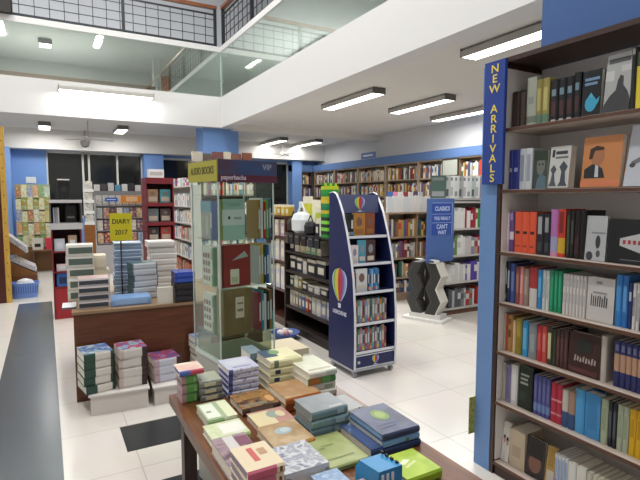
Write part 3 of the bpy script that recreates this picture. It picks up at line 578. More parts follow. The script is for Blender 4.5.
tcover('pale cover with printed lines on the yellow sign side, middle shelf', .035, .18, LV[1], .12, .2, .03, 'd0cfc6', 'b9b8b0', 'left', prints=[([(.1+.25*j, .1+.2*i), (.28+.25*j, .22+.2*i)], ['6f7470', '9a6a5c'][(i+j) % 2]) for i in range(4) for j in range(3)])
tcover('grey cover with blue top on the yellow sign side, top shelf', .035, .19, LV[2], .12, .195, .03, '9a9690', '8a8a88', 'left', prints=[([(0, .7), (1, 1)], '6f98a8'), ([(.1, .1), (.3, .6)], 'aaa6a0'), ([(.5, .1), (.75, .6)], 'b4b0aa')])
for r, (z, cols) in enumerate(((.858, ['2f7a4a', '8a2c34', '3c8a9a', 'd0d4d4', '1f2428', '9a6a3c']), (LV[1], ['3c8a4a', 'a9aca8', 'c9a43a', '2c4a34', '3a5aa0', 'c9ccd0']), (LV[2], ['3a5a9a', '8a6a34', 'd6d8d6', 'b8322e', '6fa03a', '5a7088']))):
    rn = ['low', 'middle', 'top'][r]
    for i, c in enumerate(cols):
        x = (.225+(i-1)*.0165+.012) if i > 0 else .06
        nmc = {'2f7a4a': 'green', '8a2c34': 'wine red', '3c8a9a': 'teal', 'd0d4d4': 'white', '1f2428': 'black', '9a6a3c': 'tan', '3c8a4a': 'leaf green', 'a9aca8': 'grey', 'c9a43a': 'yellow', '2c4a34': 'dark green', '3a5aa0': 'blue', 'c9ccd0': 'white', '3a5a9a': 'royal blue', '8a6a34': 'golden brown', 'd6d8d6': 'white', 'b8322e': 'red', '6fa03a': 'lime green', '5a7088': 'grey blue'}[c]
        if i == 0: tbook(f'{nmc} spine behind the printed cover on the {rn} tower shelf', .036, .109, z, .018, .045, .195, c, face='left', bands=[(.3, .7, 'cfd2cf', True)])
        else: tbook(f'slim {nmc} spine beside the large cover, {rn} tower shelf', x, .075, z, .015, .12, .19+.01*((i*7) % 3), c, bands=[(.25, .75, 'cdd0d2', True)])
# ================================================================== DESK BEHIND WITH STACKS
DZ = .7
dk = thing('display_desk', 'dark brown panelled desk carrying stacks of grey and white books', 'desk', (.15, 4.07, 0), -.05)
DW = wood('562c14', '68381e', .35, (1, 12, 12))
MB().box(0, 1.5, 0, .022, 0, DZ-.022, DW).build('front_panel', dk); MB().box(0, .022, .0225, 1.15, 0, DZ-.022, DW).build('side_panel', dk)
MB().box(1.478, 1.5, .0225, 1.15, 0, DZ-.022, DW).build('side_panel', dk); MB().box(-.01, 1.51, -.012, 1.16, DZ-.0215, DZ, P('8f7458', .4)).build('desktop', dk)
GD = 'books stacked on the brown desk'
def dpile(x0, x1, y, z0, z1, n, dep, what, where, col, bandf, page=PAGE, rz=-.05, top=None, jit=.006):
    h = (z1-z0)/n; k = lev(n, what, where) if n in (2, 3, 4, 5, 6) else [f'{what}, {ORD[i+1]} from the bottom of {where}' for i in range(n)]
    for i in range(n):
        flat(k[i], x0+R.uniform(-jit, jit), y+R.uniform(-jit, jit), z0+i*h, x1-x0, dep, h-.0014, (top if top and i == n-1 else col), None, group=GD, rz=rz+R.uniform(-.015, .015), bands=bandf(i), page=page)
dpile(.2, .42, 4.14, DZ, .935, 4, .2, 'grey banded white book', 'stack at the front corner of the desk', 'c3bdbb', lambda i: [(.0, 1, 'b9b3b4'), (.03, .97, '3a4048', True)], top='b49a9a')
dpile(.135, .34, 4.52, DZ, 1.17, 5, .2, 'green banded white book', 'tall stack behind the front corner stack', 'cfccc4', lambda i: [(.0, 1, 'd2cfc6'), (.02, .9, '56645c', True), (.92, 1, 'cfccc4', True)])
c1 = lev(2, 'cream coloured boxed set', 'pair between the green banded and blue grey stacks')
pile(.345, 4.62, DZ, .13, .2, [(.235, 'd3c7ab', 'd6cab0', c1[0], {'rz': -.05}), (.125, 'd6cbb2', 'd9cfb8', c1[1], {'rz': -.05, 'w': .11})], group=GD)
dpile(.512, .74, 4.6, DZ, 1.165, 15, .2, 'thin blue grey paperback', 'the tallest blue grey stack', '9fb0c4', lambda i: [(0, 1, 'a3b3c6'), (.02, .98, '7f93b0', True)], page='b4bcc8')
dpile(.605, .81, 4.325, DZ, 1.01, 6, .18, 'teal edged grey book', 'stack in front of the blue grey stack', '3f5a60', lambda i: [(0, 1, 'b9bcc0'), (0, .04, '3f5a60'), (.96, 1, '4a6468')], page='3f5a62', rz=.13)
dpile(.83, 1.075, 4.75, DZ, 1.155, 8, .22, 'thick white paperback', 'the white desk stack', 'dcdad6', lambda i: [(0, 1, 'd9d7d3'), (.1, .9, 'cfcdca', True)], jit=.012)
flat('thin white book overhanging the end of the desk beside the corner stack', .085, 4.2, DZ, .098, .2, .016, 'd6d8dc', '5a6068', group=GD, rz=-.05)
flat('flat sky blue plastic wrapped box at the front of the desk', .425, 4.11, DZ, .3, .2, .062, P('7fa4d4', .15), '7b9cc8', group=GD, rz=-.05, parts=False, bands=[(.1, .9, '8fb0da', True)])
book('cream white book standing upright at the front of the desk', (.825, 4.075, DZ), .12, .05, .135, 'cfc9bc', 'd0cabf', group=GD, rotz=-.05)
dpile(.9, 1.06, 4.03, DZ, .86, 3, .2, 'black book with thin brown edge', 'dark stack beside the acrylic tower', '17171c', lambda i: [(.1, .9, '2a2526', True)], page='2a2624')
dpile(.9, 1.06, 4.03, .862, .95, 2, .2, 'royal blue glossy book', 'pair on top of the black stack', P('27409c', .15), lambda i: [(.1, .9, '3450a8', True)], page='1f2a5c')
ds_ = thing('desk_sign', 'yellow sign board reading DIARY 2017 on a thin black pole', 'sign', (.562, 4.567, DZ))
MB().box(-.005, .005, -.005, .005, .012, .49, '22242a').build('pole', ds_); MB().box(-.027, .027, -.027, .027, .0005, .0118, '22242a').build('foot_plate', ds_)
yb = MB().box(-.085, .095, -.012, -.006, .49, .728, P('c4b922', .45)).build('board', ds_)
lettering('DIARY', .058, '2a2a20', yb, T(.005, -.0125, .655) @ FRONT, sx=.9); lettering('2017', .058, '2a2a20', yb, T(.005, -.0125, .56) @ FRONT, sx=.9)
# stacks standing on the floor in front of the desk
GF = 'books stacked on the floor before the desk'
for lab, x, y, w, l, h in (('long white carton under the two left floor stacks', .225, 3.76, .39, .24, .15), ('white carton under the floor stack nearest the table', .66, 3.73, .3, .24, .14)):
    ct = thing('carton', lab, 'carton', (x, y, 0), -.08, 'white cartons on the floor')
    MB().box(0, w, 0, l, .0, h-.012, P('d0c9c4', .5)).build('body', ct); MB().box(-.012, w+.012, -.012, l, h-.0118, h, P('d9d3cf', .5)).build('lid', ct)
def fpile(x, y, z, w, l, n, t, what, where, cov, spb, topart, pageh=PAGE, rz0=.06):
    k = lev(n, what, where)
    pile(x, y, z, w, l, [(t, cov if i < n-1 else topart, 'cfcac2', k[i], {'bands': spb, 'page': pageh, 'rz': rz0+R.uniform(-.04, .04)}) for i in range(n)], group=GF, jit=.006)
fpile(.175, 3.79, .1515, .2, .24, 5, .058, 'green edged white book', 'the floor stack at the desk corner', '2f4a3e', [(.1, .62, 'd6d0c8'), (.0, .1, '2c4438'), (.62, 1, '2f4a3e')], art(['8aa0a4', 'b4c0c0', '4a6ab0', '7f9a8a'], 14, .25, 3), rz0=.17)
fpile(.42, 3.79, .1515, .2, .22, 4, .072, 'white labelled book with dark red edge', 'the middle floor stack', '4a2c2e', [(.28, .85, 'd2ccc6'), (.0, .2, '3c2a2c'), (.85, 1, 'c0b0ac')], art(['4a74b4', 'b03a3a', '8fb4d4', '5a8a5a'], 14, .25, 4))
fpile(.665, 3.8, .1415, .2, .22, 3, .06, 'white labelled book with violet edge', 'the floor stack nearest the table', '4c4058', [(.2, .8, 'c6c8d4'), (.0, .15, '4a2c34'), (.8, 1, 'b49aa4')], art(['3f5a9c', 'a03a44', '6a8ac4'], 14, .25, 5))
ct = thing('carton', 'white carton behind the floor stacks against the desk front', 'carton', (.985, 3.79, 0), -.05, 'white cartons on the floor')
MB().box(0, .2, 0, .2, 0, .25, P('c9c4c0', .5)).build('body', ct)
fpile(.99, 3.785, .252, .17, .19, 4, .048, 'black and gold edged white book', 'the stack on the rear carton', '26262c', [(.3, .9, 'c4c2bc'), (.0, .14, 'b4a06a'), (.14, .28, '23232a')], art(['5a7ab0', '8f9ac0', '404a6a'], 14, .25, 6))
# ================================================================== NAVY BALLOON STAND
NAVY = P('232a58', .4); WED = P('dcdde2', .35); NVI = P('1d2247', .5)
SX0, SX1 = 2.262, 2.715
st = thing('book_stand', 'tall navy book stand with white edges and hot air balloon logo', 'display stand', (SX0, 3.45, 0))
fr = [(.0, .075), (-.005, .3), (.0, .57), (.025, .86), (.07, 1.06), (.135, 1.265), (.2, 1.43), (.265, 1.54), (.31, 1.595), (.36, 1.61)]
def frx(z):
    for (a, b), (c, d) in zip(fr, fr[1:]):
        if b <= z <= d: return a+(c-a)*(z-b)/(d-b)
    return fr[0][0]
side = fr+[(.42, 1.60), (.43, .075)]
W_ = SX1-SX0
for x in (0, W_-.018):
    p = MB().prism(side, x, x+.018, 'x', NAVY).build('side_panel', st)
    e = MB()
    ring = [(y-.0012, z) for y, z in fr]+[(.42, 1.6015)]
    inn = [(y+.004, z) for y, z in fr]+[(.42, 1.5975)]
    for (a, b), (c, d) in zip(ring, ring[1:]): e.prism([(a-.004, b), (c-.004, d+.002), (c, d), (a, b)] if b < 1.55 else [(a, b+.0006), (c, d+.0006), (c, d+.007), (a, b+.007)], x-.001, x+.019, 'x', WED)
    e.build('edge_strip', p)
MB().box(.0185, W_-.0185, .412, .425, .08, 1.59, NVI).build('back_panel', st)
MB().box(.0185, W_-.0185, .2005+.06, .212+.06, 1.425, 1.59, P('5a6080', .35)).build('header_panel', st)
SHZ = [1.225, .99, .745, .475, .225]
for i, z in enumerate(SHZ):
    f0 = frx(z)+.004; sh = MB().box(.0185, W_-.0185, f0+.006, .4115, z-.018, z, NVI).build('shelf', st)
    MB().box(.0185, W_-.0185, f0, f0+.0055, z-.02, z+.004, WED).build('edge_strip', sh)
dr = MB().box(.0185, W_-.0185, .004, .022, .08, .195, NAVY).build('drawer', st)
MB().box(.0185, W_-.0185, .0005, .0035, .08, .088, WED).build('edge_strip', dr); MB().box(.0185, W_-.0185, .0005, .0035, .188, .196, WED).build('edge_strip', dr)
MB().tube((.055, .0035, .135), (.055, -.001, .135), .014, 'b9bcc8', 16).build('lock', dr)
MB().box(.002, W_-.002, .006, .42, .055, .0745, P('b9bcc4', .4)).build('base_plate', st)
for x in (.03, W_-.03):
    for y in (.04, .38): MB().tube((x-.012, y, .027), (x+.012, y, .027), .0265, '9a9a9e', 14).box(x-.006, x+.006, y-.006, y+.006, .03, .0545, '7a7a80').build('caster', st)
def balloon(parent, M, s):
    b = MB(); cols = ['6db23f', 'c9cf3a', 'e3c43c', 'c0392f', 'a0306a', '8a5fb0', '7f9fd0']
    def hw(v): return math.sqrt(max(0, 1-((v-.62)/.38)**2)) if v >= .62 else max(.12, math.cos((.62-v)/.62*1.45)**.8)
    n = 14; vs = [i/n for i in range(n+1)]
    def row(f0, f1, g, c, off):
        for v0, v1 in zip(vs, vs[1:]):
            q = [(f0*hw(v0)*g, v0), (f1*hw(v0)*g, v0), (f1*hw(v1)*g, v1), (f0*hw(v1)*g, v1)]
            b.poly([tuple(M @ Vector((x*s*.42, (y-.5)*s, off))) for x, y in q], c)
    row(-1.12, 1.12, 1, 'd6dae6', .0008)
    fr_ = [-1, -.74, -.5, -.24, .24, .5, .75, 1]
    for i, c in enumerate(cols): row(fr_[i]+.012, fr_[i+1]-.012, .99, c, .0014)
    for x0, x1, y0, y1 in ((-.1, .1, -.2, -.06),): b.poly([tuple(M @ Vector((x*s, (y-.5)*s, .0014))) for x, y in ((x0*.8, y0), (x1*.8, y0), (x1, y1), (x0, y1))], 'd6dae6')
    return b.build('balloon_logo', parent)
sidep = st.children[0]
balloon(sidep, T(-.0012, .235, .79) @ SIDE @ Matrix.Diagonal((.88, 1, 1, 1)), .3)
lettering('USBORNE', .05, 'd6dae8', sidep, T(-.0012, .235, .535) @ SIDE, sx=1.05)
hp = [c for c in st.children if c.name.startswith('header_panel')][0]
balloon(hp, T(W_/2, .2595, 1.515) @ FRONT, .115); lettering('USBORNE', .016, 'b9bed2', hp, T(W_/2, .2595, 1.437) @ FRONT)
balloon(dr, T(W_/2+.005, .003, .145) @ FRONT, .075); lettering('USBORNE', .012, 'b9bed2', dr, T(W_/2+.005, .0025, .096) @ FRONT)
GN = 'books on the navy balloon stand'
rows = [
 [(.03, '26241f', 'black', .185), (.035, '1f2a22', 'dark green', .19)]+[('face', .125, 'b07c3e', 'golden brown cover', .2), ('face', .105, '8a4f30', 'reddish brown cover', .2)],
 [('face', .075, 'd8c9cc', 'white and red cover', .16), ('face', .08, '4f93a8', 'teal cover', .2), ('face', .1, '4c3434', 'dark brown cover', .2)],
 [(.025, '8a4440', 'brick red', .17), ('face', .12, 'cfd2d0', 'white titled cover', .2), (.012, '2a2f4a', 'dark navy', .2), (.024, '3a7ab4', 'blue', .19), (.02, '8fb4cc', 'pale blue', .19), (.024, '2f6ca8', 'deep blue', .2), (.022, '3a86b8', 'mid blue', .2), (.02, '4f6f9a', 'slate blue', .19)],
 [(.026, c, n, .195+.01*(i % 2)) for i, (c, n) in enumerate((('b86a5c', 'salmon'), ('5a8a74', 'green'), ('8fb0b4', 'pale teal'), ('a04848', 'red'), ('6f8fa4', 'grey blue'), ('b4a48c', 'beige'), ('48606a', 'slate'), ('7fa49a', 'sea green'), ('a06a54', 'rust'), ('8a9ab0', 'lavender grey'), ('b87a44', 'orange brown'), ('566a4c', 'moss green'), ('a8898c', 'dusty pink')))],
 [(.026, c, n, .19+.01*(i % 3)) for i, (c, n) in enumerate((('a4484c', 'crimson'), ('4a8a5c', 'green'), ('b47a84', 'pink'), ('7c9aa0', 'grey teal'), ('a83a3a', 'bright red'), ('6a8a94', 'blue grey'), ('b0604c', 'orange red'), ('5a9a8c', 'turquoise'), ('8a4a54', 'wine'), ('9aa8ac', 'pale grey'), ('4f6f8c', 'steel blue'), ('b08a5c', 'tan'), ('94464c', 'dark red')))]]
for r, row in enumerate(rows):
    x = SX0+.024; z = SHZ[r]+.0005; yf = 3.45+frx(SHZ[r])+.025; rn = ['top', 'second', 'third', 'fourth', 'lowest'][r]
    for i, it in enumerate(row):
        lab = (f'{it[3]} facing out, {ORD[i+1]} from the balloon side on the {rn} stand shelf' if it[0] == 'face' else f'slim {it[2]} spine, {ORD[i+1]} from the balloon side on the {rn} stand shelf')
        if it[0] == 'face':
            w = it[1]; h = it[4]
            book(lab, (x+w/2, yf+.02, z), .025, w-.002, h, it[2], rotz=-math.pi/2, group=GN, prints=[([(.15, .1), (.85, .3)], 'cfc4b4' if r else '9a6a3a'), (oval(.5, .62, .25, .2), '7a5a4c' if r != 1 else '8a8f94')])
            x += w
        else:
            t = it[0]; book(lab, (x+t/2, yf+.06, z), t-.001, .12, it[3], it[1], rotz=0, group=GN, bands=[(.35, .75, 'c4c6c4' if i % 3 else '3c3c44', True), (.05, .2, ['d0b86a', '5a8ab0', 'b4506a'][i % 3], i % 2 == 0)]); x += t
# ================================================================== FAR SHELVES: the small far books are one mass
SB = MB(); R2 = random.Random(11)
MIX = ['b8402f', '3a5f8f', 'd8d2c4', 'c9c4b8', '8a7a5c', '4a4a50', '7a2f34', '2f5a4a', 'b58a4c', 'e0dcd2', '5a3d2c', '9aa4ac', '6a4a7a', 'd0b04a', '8a5a44', 'cfd4d6', '38404c']
LITE = ['dcdad2', 'd2cec4', 'c4c8c8', 'e2ded6', 'b4aca0', 'c0503c', '6a86a8', '8a9a84', 'cabb94', '7a7470']
def fill(face, fixed, a0, a1, z, h, dep, pal=MIX, tmin=.018, tmax=.045, gap=.08):
    """row of far spines standing on a shelf; face '-y' or '-x' or '+x'"""
    a = a0
    while a < a1-tmin:
        t = R2.uniform(tmin, tmax); hh = h*R2.uniform(.78, 1); c = R2.choice(pal); t = min(t, a1-a)
        if R2.random() > gap:
            if face == '-y': SB.box(a, a+t-.001, fixed, fixed+dep, z+.0005, z+hh, c)
            elif face == '-x': SB.box(fixed, fixed+dep, a, a+t-.001, z+.0005, z+hh, c)
            else: SB.box(fixed-dep, fixed, a, a+t-.001, z+.0005, z+hh, c)
            if t > .024 and R2.random() < .6:
                c2 = R2.choice(pal); b0, b1 = z+hh*.45, z+hh*.8
                if face == '-y': SB.box(a+.003, a+t-.004, fixed-.001, fixed, b0, b1, c2)
                elif face == '-x': SB.box(fixed-.001, fixed, a+.003, a+t-.004, b0, b1, c2)
        a += t
def case_y(label, x0, x1, y, dep, zs, top, m, bm=None, name='bookcase', plinth=None, ups=()):
    """bookcase facing the camera side (-Y): uprights, boards, back"""
    o = thing(name, label, 'bookcase', (x0, y, 0)); w = x1-x0; bm = bm or m
    for a in (0, w-.025): MB().box(a, a+.025, 0, dep, 0, top, m).build('side_panel', o)
    for u in ups: MB().box(u-x0-.01, u-x0+.01, .012, dep-.021, zs[0], top-.026, m).build('upright', o)
    MB().box(.0255, w-.0255, dep-.02, dep, 0, top, bm).build('back_panel', o)
    MB().box(.0255, w-.0255, 0, dep-.0205, top-.025, top, m).build('top_panel', o)
    for z in zs: MB().box(.0255, w-.0255, .005, dep-.0205, z-.025, z, m).build('shelf', o)
    MB().box(.0255, w-.0255, .02, .04, 0, zs[0]-.0255, plinth or m).build('plinth', o)
    return o
def case_x(label, x, y0, y1, dep, zs, top, m, bm=None, sgn=1, name='bookcase', ups=()):
    """bookcase whose open side looks towards -X (sgn 1)"""
    o = thing(name, label, 'bookcase', (x, y0, 0)); L = y1-y0; bm = bm or m
    for a in (0, L-.025): MB().box(0, dep, a, a+.025, 0, top, m).build('side_panel', o)
    for u in ups: MB().box(.012, dep-.021, u-y0-.01, u-y0+.01, zs[0], top-.026, m).build('upright', o)
    MB().box(dep-.02, dep, .0255, L-.0255, 0, top, bm).build('back_panel', o)
    MB().box(0, dep-.0205, .0255, L-.0255, top-.025, top, m).build('top_panel', o)
    for z in zs: MB().box(.005, dep-.0205, .0255, L-.0255, z-.025, z, m).build('shelf', o)
    MB().box(.02, .04, .0255, L-.0255, 0, zs[0]-.0255, m).build('plinth', o)
    return o
BRN = wood('8f7b66', 'a18c75', .5, (8, 8, 1)); TANB = P('c2b29c', .6); GRYW = P('c2beb8', .5); DRK = wood('2e211b', '3c2c24', .45)
# bookcases along the right-hand wall with blue fascia
ztiers = [.12, .5, .88, 1.26, 1.62, 1.98]
k = 0
ys_ = [12.7, 11.55, 10.4, 9.25, 8.1, 6.95, 5.8, 4.65, 3.5]
for i, (b, a) in enumerate(zip(ys_, ys_[1:])):
    case_x(f'tan wall bookcase under the long blue fascia, {ORD[i+1]} from the back corner', 6.9, a+.002, b-.002, .3, ztiers, 2.34, BRN, TANB)
    for z in ztiers[2:]: fill('-x', 6.93, a+.04, b-.04, z, .28, .16, MIX)
struct('trim_11', bx(6.88, 7.2, 3.5, 12.98, 2.345, 2.52, DBLUE))
struct('trim_12', bx(6.2, 6.875, 12.72, 12.98, 2.345, 2.52, DBLUE))
case_y('small blue-topped bookcase in the far back corner beside the blue pillar', 6.51, 6.87, 12.72, .25, ztiers, 2.34, P('4a4340', .6), TANB)
for z in ztiers[2:]: fill('-y', 12.75, 6.55, 6.83, z, .28, .15, MIX)
hs = thing('wall_sign', 'small blue section sign standing above the long blue fascia', 'sign', (6.87, 9.9, 2.6))
MB().box(0, .012, -.3, .3, -.075, .075, P('2f4f8c', .4)).build('sign_board', hs)
MB().box(-.002, -.0002, -.2, .2, -.02, .02, 'b4c0d4').build('white_strip', hs); MB().box(.003, .009, -.01, .01, -.0805, -.0755, 'a0a0a0').build('bracket', hs)
pf = thing('picture_frame', 'grey panel in dark frame standing on the wall shelf top rows', 'picture', (6.89, 7.13, 1.985))
MB().box(-.02, 0, -.22, .22, 0, .34, '33302c').build('frame', pf); MB().box(-.0235, -.0205, -.195, .195, .025, .315, 'a9ada4').build('panel', pf)
# low island bookcase with white annuals standing on its top
case_y('brown island bookcase with white books standing on top', 4.42, 5.45, 5.85, .35, [.12, .36, .66, .98], 1.35, BRN, TANB, ups=(5.0,))
for z, h in ((.12, .2), (.36, .25), (.66, .26), (.98, .27)): fill('-y', 5.88, 4.46, 5.4, z, h, .18, MIX, .025, .06)
for i in range(9):
    x = 4.45+i*.108; book(f'large white annual standing on the island bookcase, {ORD[i+1]} from the navy stand', (x+.05, 5.92, 1.3505), .03, .1, .235+.01*(i % 3), 'dfe0e0' if i % 3 else 'd4dade', rotz=-math.pi/2, group='white annuals on the island bookcase', parts=False, bands=[(.3, .5, 'c4c9cc', True)])
rest = ['3f6fb4', 'd98aa8', 'd8d8d2', '8a3a44', 'd4d0c8', '5a4a6a', 'b8bcc0']
for i, c in enumerate(rest):
    nmx = ['blue', 'pink', 'off white', 'dark red', 'cream', 'dull purple', 'pale grey'][i]
    book(f'{nmx} book standing behind the white annuals, {ORD[i+1]} from the navy stand', (4.62+i*.1, 6.06, 1.3505), .025, .08, .31, c, rotz=-math.pi/2, group='books behind the white annuals', parts=False)
# white bookcase beyond the blue pillar
case_y('white bookcase seen between the wavy stand and the blue pillar', 4.5, 5.5, 4.78, .3, [.09, .44, .8, 1.16, 1.52], 1.56, GRYW, P('a9a49e', .6), plinth=P('6a4a3a'))
for z, h, p in ((.09, .26, ['7a8a80', 'c9cccf', 'b43a34', 'd8dadb', '2f6a9a', '5a5a60', 'b0b8bc']), (.44, .27, ['e0dfda', 'd8d8d4', 'dcdcd8', 'e4e2da', '5a44a0', 'd0d0cc', 'c9c9c4']), (.8, .27, ['d9dcd6', '6a8a5a', 'e2e2de', 'b0a07a', 'a03a5a', '8a86b4', 'dcdcda', 'c9c4c0']), (1.16, .28, ['e0e0dc', 'd8dcd8', 'e6e6e2', 'a02c3c', '3a9a4a', 'e0dedb'])): fill('-y', 4.81, 4.54, 5.45, z, h, .16, p, .03, .07, .04)
mags = [('4a6058', 'grey green'), ('b9bcba', 'dull silver'), ('dcdedb', 'white'), ('d2d4d3', 'pale grey'), ('a4a7a6', 'grey'), ('e2e3e2', 'snowy white'), ('d8dad8', 'off white'), ('b4c0c2', 'blue grey'), ('e4e5e3', 'bright white'), ('8a8a90', 'charcoal tinted'), ('dde0e2', 'cool white'), ('c98a6a', 'orange tinted')]
for i, (c, n) in enumerate(mags):
    book(f'{n} magazine on top of the white bookcase, {ORD[i+1]} from the wavy stand', (4.55+i*.078, 4.93, 1.5605), .02, .2, .3, c, lean=.12, rotz=-math.pi/2-.9, group='magazines on the white bookcase', parts=False, cat='magazine', name='magazine', prints=[([(.1, .78), (.85, .92)], '7a7e80'), ([(.1, .08), (.9, .3+.1*(i % 3))], ['8f9392', '5a5e60', 'b8bab9'][i % 3])])
# blue header board and wavy stand
WX, WY = 4.1, 4.9
ws = thing('book_dump_bin', 'wavy dark grey and cream display stand with tall blue header board', 'display stand', (WX, WY, 0), -1.2)
MB().box(-.1, .46, -.06, .24, .0, .035, P('d9d8d4', .5)).build('base_plate', ws)
MB().box(-.03, .4, .0, .2, .0355, .09, P('cfcdc8', .5)).build('plinth', ws)
def zig(x0, amp): return [(x0+(amp if i % 2 else 0), .0905+i*.1635) for i in range(5)]
l = zig(.0, -.075); r = zig(.14, -.075); c1_ = MB().prism(l+r[::-1], .0, .2, 'y', P('4b4a48', .6)); c1_.build('zigzag_column', ws); MB().box(.13, .2, .12, .19, .0905, .74, P('2f2e2c', .6)).build('inner_panel', ws)
l2 = zig(.19, .075); r2 = zig(.33, .075); MB().prism(l2+r2[::-1], .0, .2, 'y', P('43423f', .6)).build('zigzag_column', ws)
r3 = zig(.3305, .075); MB().prism(r3+[(x+.012, z) for x, z in r3[::-1]], .0, .2, 'y', P('d4d0c6', .5)).build('cream_side', ws)
for i in range(4):
    for (xa, s) in ((.0, -.075), (.19, .075)):
        za = .0905+i*.1635; x_0, x_1 = (xa, xa+s) if i % 2 == 0 else (xa+s, xa)
        for kk in range(1, 4):
            d = .15*kk/4; MB().prism([(x_0+d, za), (x_0+d+.006, za), (x_1+d+.006, za+.163), (x_1+d, za+.163)], -.004, -.0005, 'y', '33322f').build('groove', ws)
hb_ = MB().box(.13, .58, .14, .16, .745, 1.555, P('4d6aa6', .5)).build('header_board', ws); hb_.matrix_basis = Matrix.Rotation(1.2, 4, 'Z') @ T(-.04, -.32, 0)
MB().box(.2, .54, .136, .1395, 1.09, 1.5, P('3350a0', .5)).build('blue_panel', hb_)
for a in ((.2, .54, 1.497, 1.503), (.2, .54, 1.355, 1.36), (.2, .54, 1.245, 1.25), (.537, .543, 1.09, 1.503)): MB().box(a[0], a[1], .133, .1355, a[2], a[3], 'a9bce0').build('frame_line', hb_)
for s_, z, w in (('CLASSICS', 1.425, .075), ('YOU REALLY', 1.302, .06), ("CAN'T", 1.195, .08), ('WAIT', 1.12, .07)): lettering(s_, w, 'c4d2ee', hb_, T(.37, .1325, z) @ FRONT, sx=.8, bold=.02)
for i, (a, b) in enumerate(((.3, 'cfd0cc'), (.52, 'd8d5cc'))):
    p = Matrix.Rotation(-1.2, 3, 'Z') @ Vector((a-.22, .07-.04*i, 0)); flat(f'pale paperback lying on top of the wavy stand, {ORD[i+1]} from the navy stand', WX+p.x-.05, WY+p.y-.05, .7455, .085, .1, .04, b, group='books on the wavy stand', parts=False)
# bookcase round the back column, and the light bookshelf beside the maroon tower
case_y('dark brown bookcase standing before the blue column', 2.5, 3.78, 9.45, .4, [.1, .48, .86, 1.24, 1.62, 1.95], 2.27, DRK, TANB)
for z in (.48, .86, 1.24, 1.62, 1.95): fill('-y', 9.48, 2.54, 3.74, z, .28, .2, LITE)
for i, (a, w, h, c, n) in enumerate(((2.52, .2, .2, 'b9b2a4', 'beige'), (2.74, .16, .17, '5a4a40', 'brown'), (2.92, .22, .21, '6a3a34', 'maroon'), (3.16, .14, .22, 'c9c0aa', 'cream'), (3.32, .2, .19, '7a4434', 'rust'), (3.55, .2, .22, '8a4a2c', 'orange brown'))):
    book(f'{n} boxed book on top of the column bookcase, {ORD[i+1]} from the windows', (a+w/2, 9.6, 2.2705), .06, w, h, c, rotz=-math.pi/2, group='books on top of the column bookcase', parts=False)
case_x('light bookcase of pale books running back beside the maroon tower', 2.3, 8.9, 11.9, .19, [.12, .45, .78, 1.1, 1.42], 1.8, GRYW, P('b0aaa2', .6))
for z in (.45, .78, 1.1, 1.42): fill('-x', 2.32, 8.95, 11.86, z, .25, .12, LITE, .03, .08)
fill('-x', 2.32, 8.95, 11.86, .12, .25, .12, ['a04a34', 'b4703c', '6a3a30', 'c9b48a'], .03, .08); fill('-x', 2.34, 8.95, 11.86, 1.8, .17, .1, ['4a6aa0', 'd8d8d6', 'a8506a', '7ab0c8', 'dcd8d0'], .04, .12)
# ------------------------------------------------------------------ STATIONERY SHELVES (open side to -X)
stx = 2.45
case_x('dark shelving crowded with stationery and toys behind the acrylic tower', stx, 4.02, 5.25, .4, [.1, .3, .53, .72, .95], 1.16, P('2c221f', .5), P('1d1a1a', .6))
case_x('narrow dark shelving with white boxed goods beyond the stationery shelves', stx+.02, 5.26, 5.85, .35, [.1, .45, .8, 1.1], 1.35, wood('4a2c22', '5a382c'), P('2a2220', .6))
GS = 'stationery on the dark shelves'
def item(name, lab, cat, x, y, z, mb, g=GS): o = mb.build(name, None, (x, y, z+.0006)); tag(o, lab, cat, g); return o
def pack(lab, y, z, w, h, d, col, x=None, nm='stationery_pack', cat='stationery', tip='e2dcc8'):
    b = MB().box(0, d, -w/2, w/2, 0, h*.78, col); b.box(0.0, d, -w/2, w/2, h*.7801, h, tip)
    o = MB().box(0, d, -w/2, w/2, 0, h*.8, col).build(nm, None, (x if x is not None else stx+.05, y, z+.0006)); tag(o, lab, cat, GS)
    MB().box(0.002, d-.002, -w/2+.002, w/2-.002, h*.8+.0003, h, tip).build('top_flap', o); MB().box(-.0012, -.0002, -w*.32, w*.32, h*.2, h*.6, tip).build('paper_label', o)
SN = ['lowest', 'second lowest', 'third', 'fourth', 'fifth']
sh = {1: (.3, [('c9c4bc', 'white', .07, .19), ('b4aaa0', 'grey', .06, .18), ('a09890', 'taupe', .06, .185), ('8a8580', 'dark grey', .07, .18), ('3c66a8', 'blue', .07, .18), ('c0443a', 'red', .08, .18), ('7a2c30', 'maroon', .05, .17), ('c9d0cc', 'pale green', .09, .2), ('d4d8dc', 'white', .1, .2), ('8f94b4', 'lavender', .1, .21), ('b0b8c4', 'pale blue', .1, .2)]),
      2: (.53, [('4a6a5a', 'green', .1, .12), ('d8d4c4', 'cream', .1, .14), ('a89a2c', 'mustard', .08, .14), ('2c2c34', 'black', .12, .1), ('8a8a92', 'grey', .14, .08), ('c4c8cc', 'silver', .12, .09), ('34343c', 'dark', .16, .1)]),
      3: (.72, [('23252c', 'black', .16, .17), ('2c3448', 'navy', .15, .16), ('d0d0cc', 'white', .09, .14), ('2a2a30', 'black', .2, .17), ('1f2430', 'dark blue', .2, .18)]),
      4: (.95, [('3a3a3c', 'charcoal', .12, .15), ('d9c8c4', 'pale pink', .12, .13), ('d4c48a', 'straw', .12, .12), ('9fc49a', 'mint green', .12, .15), ('8ac08c', 'leaf green', .12, .16), ('cfc6b4', 'cream', .1, .16)])}
for r, (z, its) in sh.items():
    y = 5.2; c_ = 0
    for col, n, w, h in its:
        if y-w < 4.06: break
        c_ += 1; pack(f'{n} boxed stationery, {ORD[c_]} from the upright on the {SN[r]} dark shelf', y-w/2, z, w-.004, min(h, .195), .15, col); y -= w+.012
